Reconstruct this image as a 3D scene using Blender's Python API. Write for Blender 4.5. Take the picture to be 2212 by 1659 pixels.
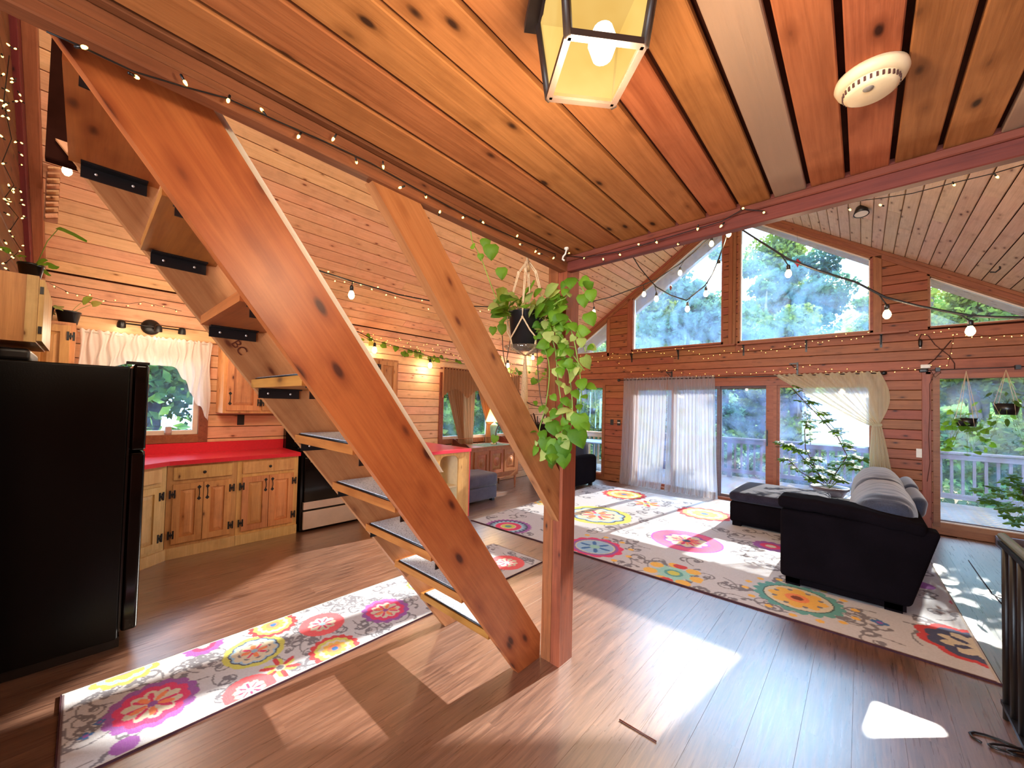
import bpy, math, random
import numpy as np
from mathutils import Vector, Matrix
random.seed(7); np.random.seed(7)
for o in list(bpy.data.objects): bpy.data.objects.remove(o)
S=bpy.context.scene; COL=S.collection
V=Vector; PI=math.pi
# ------------------------------------------------------------------ camera
F,YAW,PIT,ROL,CX,CY=837.98,.754851,.0269234,.0252478,1072.92,852.61
H=1.52
fw=V((-math.sin(YAW)*math.cos(PIT),math.cos(YAW)*math.cos(PIT),math.sin(PIT)))
r0=V((math.cos(YAW),math.sin(YAW),0)); u0=r0.cross(fw)
rt=r0*math.cos(ROL)+u0*math.sin(ROL); up=-r0*math.sin(ROL)+u0*math.cos(ROL)
cd=bpy.data.cameras.new('camera'); cam=bpy.data.objects.new('camera',cd); COL.objects.link(cam)
M3=Matrix((rt,up,-fw)).transposed()
cam.matrix_world=Matrix.Translation((0,0,H))@M3.to_4x4()
cd.sensor_width=36; cd.lens=F/2212*36; cd.shift_x=(1106-CX)/2212; cd.shift_y=(CY-829.5)/2212; cd.clip_start=.03; cd.clip_end=400
S.camera=cam
def at(px,py,ax,v):
    """world point on the plane ax=v seen at a pixel of the photograph"""
    D=rt*((px-CX)/F)-up*((py-CY)/F)+fw; i='xyz'.index(ax); c=V((0,0,H))
    return c+D*((v-c[i])/D[i])
# ------------------------------------------------------------------ light
w=bpy.data.worlds.new('world'); S.world=w; w.use_nodes=True
bg=w.node_tree.nodes['Background']; bg.inputs[0].default_value=(.44,.71,1,1); bg.inputs[1].default_value=11
def light(name,kind,loc,energy,col,size=.1,rot=None,sy=None):
    l=bpy.data.lights.new(name,kind); l.energy=energy; l.color=col
    if kind=='SUN': l.angle=size
    elif kind=='AREA':
        l.size=size
        if sy: l.shape='RECTANGLE'; l.size_y=sy
    else: l.shadow_soft_size=size
    o=bpy.data.objects.new(name,l); COL.objects.link(o); o.location=loc
    if rot is not None: o.rotation_euler=rot
    return o
SUN=V((-.13*1.74,-1.74,-1)).normalized()
sun=light('sun','SUN',(0,20,14),13,(1,.93,.82),.009); sun.rotation_euler=SUN.to_track_quat('-Z','Y').to_euler()
# unseen fill lights added to brighten the room, from behind and from the loft
light('rear_fill','AREA',(0,-3.9,1.35),165,(1,.93,.88),3.2,(PI/2,0,0),1.9)
light('loft_point_fill','POINT',(-.4,.2,3.4),155,(1,.82,.62),.4)  # added fill for the west slope and kitchen; no lamp stands in the loft
light('loft_area_fill','AREA',(-1.6,-3.9,3.7),120,(1,.95,.90),1.8,(PI/2,0,0),1.5)  # added fill high at the rear; no window behind it
S.view_settings.view_transform='Standard'; S.view_settings.look='None'; S.view_settings.gamma=1; S.view_settings.use_curve_mapping=False
S.view_settings.exposure=.6
# ------------------------------------------------------------------ helpers
def lin(c): return tuple((x/255/12.92 if x/255<=.04045 else ((x/255+.055)/1.055)**2.4) for x in c)+(1,)
class NT:
    def __init__(s,name):
        s.m=bpy.data.materials.new(name); s.m.use_nodes=True; s.t=s.m.node_tree; s.n=s.t.nodes; s.n.clear()
        s.out=s.n.new('ShaderNodeOutputMaterial')
    def a(s,t,**k):
        n=s.n.new('ShaderNode'+t)
        for a,b in k.items():
            if isinstance(a,str) and hasattr(n,a): setattr(n,a,b)
        return n
    def l(s,a,b): s.t.links.new(a,b)
    def mix(s,f,a,b,mode='MIX'):
        n=s.a('MixRGB',blend_type=mode)
        for i,x in enumerate((f,a,b)):
            if hasattr(x,'links'): s.l(x,n.inputs[i])
            else: n.inputs[i].default_value=x
        return n.outputs[0]
    def math(s,op,a,b=0,c=0):
        n=s.a('Math',operation=op)
        for i,x in enumerate((a,b,c)):
            if hasattr(x,'links'): s.l(x,n.inputs[i])
            else: n.inputs[i].default_value=x
        return n.outputs[0]
    def noise(s,vec,scale,detail=3,rough=.55,dist=0):
        n=s.a('TexNoise'); n.inputs['Scale'].default_value=scale; n.inputs['Detail'].default_value=detail; n.inputs['Roughness'].default_value=rough; n.inputs['Distortion'].default_value=dist
        if vec is not None: s.l(vec,n.inputs['Vector'])
        return n.outputs[0]
    def mapv(s,vec,sc,loc=(0,0,0)):
        n=s.a('Mapping'); n.inputs['Scale'].default_value=sc; n.inputs['Location'].default_value=loc; s.l(vec,n.inputs['Vector']); return n.outputs[0]
    def ramp(s,f,stops):
        n=s.a('ValToRGB'); e=n.color_ramp.elements
        while len(e)<len(stops): e.new(.5)
        for x,(p,c) in zip(e,stops): x.position=p; x.color=c
        s.l(f,n.inputs[0]); return n.outputs[0]
    def bsdf(s,col,rough=.5,spec=.5,metal=0,bump=None,bs=.2,bd=.01,**k):
        b=s.a('BsdfPrincipled')
        for nm,x in (('Base Color',col),('Roughness',rough),('Specular IOR Level',spec),('Metallic',metal)):
            if hasattr(x,'links'): s.l(x,b.inputs[nm])
            else: b.inputs[nm].default_value=x
        for nm,x in k.items(): b.inputs[nm.replace('_',' ')].default_value=x
        if bump is not None:
            q=s.a('Bump'); q.inputs['Strength'].default_value=bs; q.inputs['Distance'].default_value=bd; s.l(bump,q.inputs['Height']); s.l(q.outputs[0],b.inputs['Normal'])
        s.l(b.outputs[0],s.out.inputs[0]); return b
def plain(name,c,rough=.5,spec=.4,metal=0,nz=.12,sc=20,bs=0,**k):
    t=NT(name); tc=t.a('TexCoord').outputs['Object']; n=t.noise(tc,sc,4)
    c=lin(c); d=tuple(x*(1-nz*1.6) for x in c[:3])+(1,); e=tuple(min(1,x*(1+nz)) for x in c[:3])+(1,)
    t.bsdf(t.ramp(n,[(.3,d),(.7,e)]),rough,spec,metal,bump=n if bs else None,bs=bs,**k); return t.m
def wood(name,light_,dark,knot=(70,35,20),axis=0,rough=.5,var=.25,gs=1.,kn=1.,bump=.15,spec=.3,grey=0):
    t=NT(name); tc=t.a('TexCoord').outputs['Object']; oi=t.a('ObjectInfo').outputs['Random']
    cb=t.a('CombineXYZ'); 
    for i,q in enumerate((37.,19.,53.)): t.l(t.math('MULTIPLY',oi,q),cb.inputs[i])
    ad=t.a('VectorMath',operation='ADD'); t.l(tc,ad.inputs[0]); t.l(cb.outputs[0],ad.inputs[1]); vec=ad.outputs[0]
    sc=[16*gs]*3; sc[axis]=1.1*gs
    dn=t.noise(t.mapv(vec,tuple((5 if i!=axis else 1.5)*gs for i in range(3))),1,2)
    g=t.noise(t.mapv(vec,tuple(sc)),1.6,5,.62,.6)
    f=t.noise(t.mapv(vec,tuple((120 if i!=axis else 5) for i in range(3))),1,3,.6)
    col=t.ramp(g,[(.22,lin(dark)),(.46,tuple((a+b)/2 for a,b in zip(lin(dark),lin(light_)))),(.72,lin(light_))])
    col=t.mix(.16,col,t.ramp(f,[(.35,tuple(x*.55 for x in lin(dark)[:3])+(1,)),(.6,lin(light_))]))
    # knots
    vo=t.a('TexVoronoi'); ks=[11]*3; ks[axis]=4.6; vo.inputs['Scale'].default_value=1; vo.inputs['Randomness'].default_value=1
    nd=t.a('VectorMath',operation='ADD'); t.l(t.mapv(vec,tuple(ks)),nd.inputs[0]); 
    sv=t.a('VectorMath',operation='SCALE'); sv.inputs['Scale'].default_value=.08; t.l(t.a('TexNoise').outputs[1],sv.inputs[0]); t.l(sv.outputs[0],nd.inputs[1])
    t.l(nd.outputs[0],vo.inputs['Vector'])
    d=vo.outputs['Distance']; kr=.12*kn
    km=t.ramp(d,[(kr*.55,(1,1,1,1)),(kr*1.15,(0,0,0,1))]); halo=t.ramp(d,[(kr,(.7,.7,.7,1)),(kr*2.4,(0,0,0,1))])
    col=t.mix(halo,col,tuple(x*.8 for x in lin(dark)[:3])+(1,)); col=t.mix(km,col,lin(knot))
    hv=t.a('HueSaturation'); hv.inputs['Saturation'].default_value=1; t.l(col,hv.inputs['Color'])
    t.l(t.math('MULTIPLY_ADD',oi,var*2,1-var),hv.inputs['Value'])
    o2=t.math('FRACT',t.math('MULTIPLY',oi,7.31)); t.l(t.math('MULTIPLY_ADD',o2,.024,.488),hv.inputs['Hue'])
    mo=t.noise(vec,4.5,5,.65); col=t.mix(1.,hv.outputs[0],t.ramp(mo,[(.25,(.80,.78,.76,1)),(.5,(1,1,1,1)),(.72,(1.0,.98,.95,1))]),'MULTIPLY')
    if grey:
        o3=t.math('FRACT',t.math('MULTIPLY',oi,13.7)); col=t.mix(t.math('MULTIPLY',t.math('GREATER_THAN',o3,.82),grey),col,lin((172,150,130)))
    bl=t.math('ADD',g,t.math('MULTIPLY',f,.5))
    t.bsdf(col,rough,spec,bump=bl,bs=bump,bd=.004); return t.m
class MB:
    def __init__(s): s.v=[]; s.f=[]; s.sm=[]; s.uv=None
    def add(s,vs,fs,smooth=False):
        n=len(s.v); s.v+= [tuple(p) for p in vs]; s.f+=[tuple(i+n for i in f) for f in fs]; s.sm+=[smooth]*len(fs); return s
    def box(s,x0,x1,y0,y1,z0,z1,mat=None):
        vs=[V((x,y,z)) for x in (x0,x1) for y in (y0,y1) for z in (z0,z1)]
        if mat is not None: vs=[mat@p for p in vs]
        return s.add(vs,[(0,1,3,2),(4,6,7,5),(0,4,5,1),(2,3,7,6),(0,2,6,4),(1,5,7,3)])
    def prism(s,poly,ax,a,b,smooth=False):
        """polygon (2D, in the two other axes in xyz order) extruded along ax from a to b"""
        i='xyz'.index(ax); n=len(poly)
        def mk(p,c):
            q=list(p); q.insert(i,c); return q
        vs=[mk(p,a) for p in poly]+[mk(p,b) for p in poly]
        s.add(vs,[tuple(range(n))[::-1],tuple(range(n,2*n))])
        return s.add(vs,[(k,(k+1)%n,n+(k+1)%n,n+k) for k in range(n)],smooth)
    def tube(s,pts,r,n=6,cap=True):
        pts=[V(p) for p in pts]; R=r if isinstance(r,(list,tuple)) else [r]*len(pts); vs=[]; 
        ref=None
        for i,p in enumerate(pts):
            t=(pts[min(i+1,len(pts)-1)]-pts[max(i-1,0)]); 
            if t.length<1e-9: t=V((0,0,1))
            t.normalize()
            if ref is None: ref=t.orthogonal().normalized()
            ref=(ref-t*ref.dot(t)); ref=ref.normalized() if ref.length>1e-6 else t.orthogonal().normalized()
            b=t.cross(ref)
            for k in range(n):
                a=2*PI*k/n; vs.append(p+(ref*math.cos(a)+b*math.sin(a))*R[i])
        fs=[(i*n+k,i*n+(k+1)%n,(i+1)*n+(k+1)%n,(i+1)*n+k) for i in range(len(pts)-1) for k in range(n)]
        if cap: fs+=[tuple(range(n))[::-1],tuple((len(pts)-1)*n+k for k in range(n))]
        return s.add(vs,fs,True)
    def lathe(s,prof,c=(0,0,0),n=20,axis='z',cap=False,mat=None):
        vs=[]; c=V(c)
        for r,h in prof:
            for k in range(n):
                a=2*PI*k/n; p=V((r*math.cos(a),r*math.sin(a),h))
                if axis=='x': p=V((p.z,p.x,p.y))
                if axis=='y': p=V((p.x,p.z,p.y))
                if mat is not None: p=mat@p
                vs.append(p+c)
        m=len(prof); fs=[(i*n+k,i*n+(k+1)%n,(i+1)*n+(k+1)%n,(i+1)*n+k) for i in range(m-1) for k in range(n)]
        if cap: fs+=[tuple(range(n))[::-1],tuple((m-1)*n+k for k in range(n))]
        return s.add(vs,fs,True)
    def grid(s,fn,nu,nv,smooth=True):
        vs=[fn(i/nu,j/nv) for j in range(nv+1) for i in range(nu+1)]
        return s.add(vs,[(j*(nu+1)+i,j*(nu+1)+i+1,(j+1)*(nu+1)+i+1,(j+1)*(nu+1)+i) for j in range(nv) for i in range(nu)],smooth)
    def rbox(s,x0,x1,y0,y1,z0,z1,r=.05,n=8,puff=0,fn=None):
        c=V(((x0+x1)/2,(y0+y1)/2,(z0+z1)/2)); h=V(((x1-x0)/2,(y1-y0)/2,(z1-z0)/2)); r=min(r,h.x,h.y,h.z)
        def q(p):
            i=V([max(-h[k]+r,min(h[k]-r,p[k])) for k in range(3)]); d=p-i
            o=i+(d.normalized()*r if d.length>1e-9 else d)
            if puff:
                u=[1-(o[k]/h[k])**2 for k in range(3)]
                for k in range(3):
                    a,b=[j for j in range(3) if j!=k]
                    o[k]+=puff*(o[k]/h[k])*max(u[a],0)*max(u[b],0)
            o=o+c
            return fn(o) if fn else o
        ts=sorted(set([-1,1]+[-1+2*i/n for i in range(n+1)]))
        def edge(hk): 
            e=r*.5/hk; return sorted(set([round(t,5) for t in ts+[-1+e,1-e,-1+e/2.2,1-e/2.2,-1+2*e,1-2*e] if -1<=t<=1]))
        for ax in range(3):
            a,b=[(1,2),(2,0),(0,1)][ax]; A=edge(h[a]); B=edge(h[b])
            for sg in (-1,1):
                vs=[]
                for tb in B:
                    for ta in A:
                        p=V((0,0,0)); p[ax]=sg*h[ax]; p[a]=ta*h[a]; p[b]=tb*h[b]; vs.append(q(p))
                na=len(A); fs=[(j*na+i,j*na+i+1,(j+1)*na+i+1,(j+1)*na+i) for j in range(len(B)-1) for i in range(na-1)]
                if sg<0: fs=[f[::-1] for f in fs]
                s.add(vs,fs,True)
        return s
    def mesh(s,name,off=(0,0,0),weld=False):
        m=bpy.data.meshes.new(name); o=V(off)
        m.from_pydata([(p[0]-o[0],p[1]-o[1],p[2]-o[2]) for p in s.v],[],s.f); m.polygons.foreach_set('use_smooth',s.sm)
        if weld:
            import bmesh
            b=bmesh.new(); b.from_mesh(m); bmesh.ops.remove_doubles(b,verts=b.verts,dist=1e-5); b.to_mesh(m); b.free()
        m.update(); return m
    def build(s,name,mat,parent=None,origin=None,weld=False):
        """world-space vertices; origin: object's location in the world (default parent's / 0)"""
        pl=V(parent.location) if parent is not None else V((0,0,0))
        if parent is not None and parent.parent is not None: pl=pl+V(parent.parent.location)
        og=V(origin) if origin is not None else pl
        m=s.mesh(name,og,weld); m.materials.append(mat); o=bpy.data.objects.new(name,m); COL.objects.link(o)
        if parent is not None: o.parent=parent
        o.location=og-pl; return o
def tag(o,label,cat,group=None,kind=None):
    o['label']=label; o['category']=cat
    if group: o['group']=group
    if kind: o['kind']=kind
    return o
def thing(name,label,cat,loc=(0,0,0),group=None):
    o=bpy.data.objects.new(name,None); COL.objects.link(o); o.location=loc; o.empty_display_size=.05; return tag(o,label,cat,group)
def struct(name,mb,mat): o=mb.build(name,mat); o['kind']='structure'; return o
def inst(name,mesh,parent,mtx,kind=None):
    """shared mesh, world matrix mtx, parent has pure translation"""
    o=bpy.data.objects.new(name,mesh); COL.objects.link(o)
    pl=V((0,0,0))
    if parent is not None:
        o.parent=parent; pl=V(parent.location)
        if parent.parent is not None: pl=pl+V(parent.parent.location)
    o.matrix_local=Matrix.Translation(-pl)@mtx
    return o
_pc={}
def board(name,p0,p1,width,thick,nrm,mat,parent=None,ch=.0025,lift=0):
    """board whose long axis runs p0->p1 on its face centre line; nrm = outward normal; thickness goes behind"""
    p0=V(p0); p1=V(p1); x=(p1-p0); L=x.length; x.normalize(); z=V(nrm).normalized(); y=z.cross(x).normalized()
    k=(round(L,2),round(width,3),round(thick,3),mat.name)
    if k not in _pc:
        m=MB(); h,w,c=k[0]/2,width/2,ch
        pr=[(-w,-thick),(-w,-c),(-w+c,0),(w-c,0),(w,-c),(w,-thick)]
        m.prism(pr,'x',-h,h); me=m.mesh(name); me.materials.append(mat); _pc[k]=me
    R=Matrix((x,y,z)).transposed().to_4x4()
    return inst(name,_pc[k],parent,Matrix.Translation((p0+p1)/2+z*lift)@R)
# ------------------------------------------------------------------ materials
M_groove=plain('dark_board_groove',(52,24,16),.9,.05)
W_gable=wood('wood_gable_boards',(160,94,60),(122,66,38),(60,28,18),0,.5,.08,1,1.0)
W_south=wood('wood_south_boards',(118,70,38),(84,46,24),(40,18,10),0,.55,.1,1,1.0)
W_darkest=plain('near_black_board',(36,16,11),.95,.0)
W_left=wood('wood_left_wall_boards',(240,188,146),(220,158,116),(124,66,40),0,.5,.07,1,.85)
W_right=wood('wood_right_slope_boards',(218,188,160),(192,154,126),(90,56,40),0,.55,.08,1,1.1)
W_loft=wood('wood_rough_loft_ceiling',(190,120,76),(144,82,46),(58,30,18),0,.75,.10,1,.95,.5,.15,.75)
W_trim=wood('wood_trim',(160,98,66),(122,66,42),(80,36,20),0,.45,.12,1,.5)
W_beam=wood('wood_dark_red_beam',(122,54,44),(78,28,26),(36,12,12),0,.55,.1,1,.5)
W_beamY=wood('wood_beam_side',(140,92,56),(100,60,34),(50,20,12),0,.5,.1,1,.5)
W_post=wood('wood_rough_post',(156,90,50),(106,56,28),(50,22,12),2,.6,.1,1,.6,.5)
W_stair=wood('wood_stair_pine',(182,114,54),(146,78,30),(72,34,16),0,.42,.05,.7,1.5,.08,.45)
W_stairb=wood('wood_stair_pale',(182,124,76),(148,90,48),(96,48,26),0,.45,.07,.7,1.0,.08,.35)
W_cab=wood('wood_cabinet_pine',(226,180,114),(190,138,76),(96,56,30),2,.42,.12,.8,.7,.1,.4)
W_cabd=wood('wood_cabinet_door',(222,160,102),(178,112,64),(84,44,24),2,.42,.14,.8,.8,.1,.4)
W_pale=wood('wood_pale_cabinet',(224,190,132),(196,154,98),(120,76,40),2,.45,.08,.8,.5,.08)
W_dark=wood('wood_dark_console',(104,52,34),(66,30,20),(36,16,10),0,.4,.1,.8,.3,.05)
W_console=wood('wood_console_front',(176,112,72),(136,78,48),(80,40,24),2,.4,.1,.8,.3,.05)
W_deck=wood('wood_weathered_deck',(176,150,132),(128,104,92),(80,60,50),0,.7,.2,1,.5,.2)
W_rail=wood('wood_rail_grey',(112,94,96),(80,66,70),(70,56,56),0,.65,.1,1,.4,.2)
W_railw=wood('wood_rail_brown',(196,146,96),(152,104,64),(80,50,30),0,.65,.1,1,.4,.2)
M_black=plain('black_metal',(16,15,17),.4,.5)
M_blackg=plain('black_gloss_appliance',(4,4,5),.16,.3,sc=60)
M_fridge=plain('black_textured_fridge_side',(3,3,4),.4,.2,sc=150,bs=.05)
M_steel=plain('brushed_pale_steel',(206,188,178),.35,.5,.25,.06,8)
M_red=plain('red_laminate',(216,38,54),.3,.5,sc=60,nz=.05)
M_redp=plain('red_laminate_island',(222,66,84),.3,.5,sc=60,nz=.05)
M_cream=plain('cream_paint',(226,206,166),.6,.3,nz=.04)
M_white=plain('white_plastic',(226,220,208),.5,.4,nz=.04)
M_detect=plain('aged_white_plastic',(238,214,172),.5,.4,nz=.05)
M_vinyl=plain('window_vinyl',(226,206,188),.5,.4,nz=.04)
M_rope=plain('cotton_macrame',(216,188,152),.9,.1,nz=.15,sc=200,bs=.3)
M_pot=plain('black_plastic_pot',(20,20,22),.3,.5)
M_potg=plain('grey_stoneware_pot',(110,98,104),.35,.5)
M_soil=plain('dark_soil',(40,28,20),.95,.05,nz=.4,sc=60,bs=.5)
M_wire=plain('black_cable',(24,20,20),.6,.3)
M_wireb=plain('brown_cable',(66,34,24),.6,.3)
M_stem=plain('green_stem',(120,150,60),.5,.3)
M_stemd=plain('brown_stem',(86,60,44),.6,.3)
M_bark=plain('tree_bark',(92,80,70),.9,.1,nz=.4,sc=6,bs=.6)
M_rug_edge=plain('dark_rug_binding',(66,40,48),.9,.1)
M_grass=plain('forest_ground',(120,100,70),.95,.05,nz=.45,sc=1.2)
M_sill=plain('dark_sill_track',(84,52,48),.4,.5)
def emis(name,c,s,b=None):
    t=NT(name); e=t.a('Emission'); e.inputs[0].default_value=lin(c); e.inputs[1].default_value=s; t.l(e.outputs[0],t.out.inputs[0]); return t.m
E_fairy=emis('fairy_bulb_glow',(255,200,100),5)
E_bulb=emis('edison_bulb_glow',(255,222,160),12)
E_spot=emis('spot_lens_glow',(255,236,214),14)
def fabric(name,c,c2,sc=90,bs=.25,rough=.9,sheen=.3):
    t=NT(name); tc=t.a('TexCoord').outputs['Object']; n=t.noise(tc,sc,3); n2=t.noise(tc,5,4)
    col=t.mix(.5,t.ramp(n,[(.3,lin(c2)),(.7,lin(c))]),t.ramp(n2,[(.35,lin(c2)),(.65,lin(c))]))
    b=t.bsdf(col,rough,.05,bump=n,bs=bs,bd=.002); b.inputs['Sheen Weight'].default_value=sheen; return t.m
F_sofa=fabric('dark_microfibre',(19,14,19),(10,7,10),120,.2,.95,.0)
F_cush=fabric('grey_microfibre',(58,66,86),(38,43,56),120,.2,.85,.6)
F_mid=fabric('sunlit_microfibre',(52,48,62),(30,27,36),120,.2,.9,.1)  # lighter copy of the sofa fabric, sunlight on the chaise put into the colour
F_grey=fabric('slate_grey_fabric',(96,94,112),(66,64,80),140,.3)
F_carpet=NT('speckled_carpet_pad')
t=F_carpet; tc=t.a('TexCoord').outputs['Object']; n=t.noise(tc,160,2,.7); n3=t.noise(tc,420,2)
t.bsdf(t.mix(.35,t.ramp(n,[(.36,lin((90,92,100))),(.42,lin((205,208,214))),(.6,lin((232,235,240)))]),t.ramp(n3,[(.3,lin((60,60,66))),(.7,lin((205,208,214)))])),.95,.1,bump=n3,bs=.6,bd=.004); F_carpet=t.m
def cloth(name,c,trans=.35,transl=.5,nz=0.):
    t=NT(name); d=t.a('BsdfDiffuse'); d.inputs[0].default_value=lin(c); tr=t.a('BsdfTranslucent'); tr.inputs[0].default_value=lin(c)
    m=t.a('MixShader'); m.inputs[0].default_value=transl; t.l(d.outputs[0],m.inputs[1]); t.l(tr.outputs[0],m.inputs[2])
    q=t.a('BsdfTransparent'); m2=t.a('MixShader')
    lw=t.a('LayerWeight'); lw.inputs[0].default_value=.35
    tc=t.a('TexCoord').outputs['Object']; w_=t.noise(t.mapv(tc,(60,60,2)),1,2)
    f=t.math('SUBTRACT',t.math('SUBTRACT',trans,t.math('MULTIPLY',lw.outputs['Facing'],trans)),t.math('MULTIPLY',t.math('SUBTRACT',w_,.5),nz))
    t.l(f,m2.inputs[0]); t.l(m.outputs[0],m2.inputs[1]); t.l(q.outputs[0],m2.inputs[2]); t.l(m2.outputs[0],t.out.inputs[0]); return t.m
C_sheer=cloth('sheer_white_voile',(196,192,194),.56,.38,.25)
C_sheery=cloth('sheer_cream_voile',(214,204,170),.45,.30,.3)
C_lace=cloth('white_lace_cotton',(240,228,218),.06,.35,.1)
C_drape=cloth('brown_satin_drape',(158,112,78),.0,.25)
C_taupe=cloth('taupe_lining',(176,140,106),.0,.4)
def glass(name,haze,hc,spec=.05):
    t=NT(name); tr=t.a('BsdfTransparent'); tr.inputs[0].default_value=(.97,.99,1,1)
    d=t.a('BsdfTranslucent'); d.inputs[0].default_value=lin(hc); gl=t.a('BsdfGlossy'); gl.inputs['Roughness'].default_value=.02
    tc=t.a('TexCoord').outputs['Object']; n=t.noise(tc,1.7,6,.6,1.5); n2=t.noise(t.mapv(tc,(9,9,1.2)),1,4)
    f=t.math('MULTIPLY',t.ramp(t.math('ADD',t.math('MULTIPLY',n,.8),t.math('MULTIPLY',n2,.2)),[(.36,(.04,.04,.04,1)),(.66,(1,1,1,1))]),haze)
    m=t.a('MixShader'); t.l(f,m.inputs[0]); t.l(tr.outputs[0],m.inputs[1]); t.l(d.outputs[0],m.inputs[2])
    m2=t.a('MixShader'); m2.inputs[0].default_value=spec; t.l(m.outputs[0],m2.inputs[1]); t.l(gl.outputs[0],m2.inputs[2]); t.l(m2.outputs[0],t.out.inputs[0]); return t.m
G_top=glass('dusty_gable_glass',.16,(140,190,245))
G_low=glass('dusty_door_glass',.10,(140,170,235))
G_clear=glass('clear_glass',.06,(170,205,245))
def leafmat(name,c,c2,tr=.45):
    t=NT(name); tc=t.a('TexCoord').outputs['Object']; oi=t.a('ObjectInfo').outputs['Random']; n=t.noise(tc,9,3)
    col=t.mix(t.math('ADD',t.math('MULTIPLY',oi,.6),t.math('MULTIPLY',n,.4)),lin(c),lin(c2))
    b=t.a('BsdfPrincipled'); t.l(col,b.inputs['Base Color']); b.inputs['Roughness'].default_value=.5; b.inputs['Specular IOR Level'].default_value=.25
    q=t.a('BsdfTranslucent'); t.l(t.mix(.4,col,lin((190,220,60))),q.inputs[0]); m=t.a('MixShader'); m.inputs[0].default_value=tr
    t.l(b.outputs[0],m.inputs[1]); t.l(q.outputs[0],m.inputs[2]); t.l(m.outputs[0],t.out.inputs[0]); return t.m
L_poth=leafmat('pothos_leaf',(40,92,18),(112,156,40),.35)
L_sche=leafmat('glossy_plant_leaf',(24,62,16),(62,108,28))
L_deep=leafmat('deep_green_leaf',(44,84,36),(96,130,60))
L_var=leafmat('variegated_leaf',(120,150,70),(206,210,130))
def treemat(name,cols):
    t=NT(name); tc=t.a('TexCoord').outputs['Object']; n=t.noise(tc,.7,3,.6); n2=t.noise(tc,6,2); ad=t.math('ADD',t.math('MULTIPLY',n,.65),t.math('MULTIPLY',n2,.35))
    col=t.ramp(ad,[(.32,lin(cols[0])),(.48,lin(cols[1])),(.64,lin(cols[2]))])
    d=t.a('BsdfDiffuse'); q=t.a('BsdfTranslucent'); t.l(col,d.inputs[0]); t.l(col,q.inputs[0]); m=t.a('MixShader'); m.inputs[0].default_value=.38
    t.l(d.outputs[0],m.inputs[1]); t.l(q.outputs[0],m.inputs[2]); t.l(m.outputs[0],t.out.inputs[0]); return t.m
T_leaf=[treemat('leaves_yellow_green',[(66,84,38),(98,112,44),(128,126,56)]),treemat('leaves_fresh_green',[(48,76,38),(78,106,46),(114,126,60)]),treemat('leaves_blue_green',[(44,70,58),(68,96,76),(96,118,84)])]
# floor plank material
t=NT('vinyl_floor_plank'); tc=t.a('TexCoord').outputs['Object']; oi=t.a('ObjectInfo').outputs['Random']
cb=t.a('CombineXYZ'); [t.l(t.math('MULTIPLY',oi,q),cb.inputs[i]) for i,q in enumerate((31.,17.,5.))]
ad=t.a('VectorMath',operation='ADD'); t.l(tc,ad.inputs[0]); t.l(cb.outputs[0],ad.inputs[1])
g=t.noise(t.mapv(ad.outputs[0],(1.3,20,1)),2.4,7,.7,1.0); f=t.noise(t.mapv(ad.outputs[0],(3,70,1)),1,4,.65)
col=t.mix(.3,t.ramp(g,[(.3,lin((48,27,20))),(.47,lin((104,66,48))),(.64,lin((150,108,86)))]),t.ramp(f,[(.35,lin((62,38,30))),(.62,lin((134,96,76)))]))
hv=t.a('HueSaturation'); t.l(col,hv.inputs['Color']); t.l(t.math('MULTIPLY_ADD',oi,.2,.80),hv.inputs['Value'])
t.bsdf(hv.outputs[0],t.ramp(f,[(.3,(.25,.25,.25,1)),(.7,(.36,.36,.36,1))]),1.0,bump=f,bs=.06,bd=.002,Coat_Weight=1.,Coat_Roughness=.34,Coat_IOR=2.4); M_floor=t.m
def deck_leafy():
    t=NT('leaf_strewn_deck'); tc=t.a('TexCoord').outputs['Object']; n=t.noise(tc,14,4); v=t.a('TexVoronoi'); v.inputs['Scale'].default_value=16; t.l(tc,v.inputs['Vector'])
    t.bsdf(t.mix(t.ramp(v.outputs['Distance'],[(.2,(1,1,1,1)),(.34,(0,0,0,1))]),lin((92,78,72)),t.ramp(n,[(.4,lin((150,84,46))),(.6,lin((170,136,86)))])),.8,.1); return t.m
# ------------------------------------------------------------------ structure
XL,XR,YG,XC,ZR,SL=-5.31,2.01,7.60,-1.65,5.11,.69
ze=ZR-SL*(XC-XL)
BW=.133
def sz(x): return ZR-SL*abs(x-XC)
# floor
struct('floor',MB().box(XL-.1,XR+.1,-4.1,YG+.1,-.12,-.012),M_sill)
floor=bpy.data.objects['floor']
pw,pl=.182,1.22; ix=0; x=XL
rects=[(-3.66,.60,3.75,7.0)]
while x<XR-.01:
    y=-1.2-(ix*.437)%pl
    while y<YG:
        a=max(y,-1.2); b=min(y+pl,YG+.0)
        xm=x+pw/2; ym=(a+b)/2
        hid=(xm<-4.75 and ym<3.0) or (-3.55<xm<.4 and a>3.85 and b<6.9) or (xm<-3.3 and b<-.1) or (xm>1.7) or (xm>1.0 and b<2.6)
        if b-a>.1 and not hid: board('floor_plank',(xm,a+.0003,0),(xm,b-.0003,0),pw-.0006,.012,(0,0,1),M_floor,floor,ch=.0003)
        y+=pl
    x+=pw; ix+=1
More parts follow.
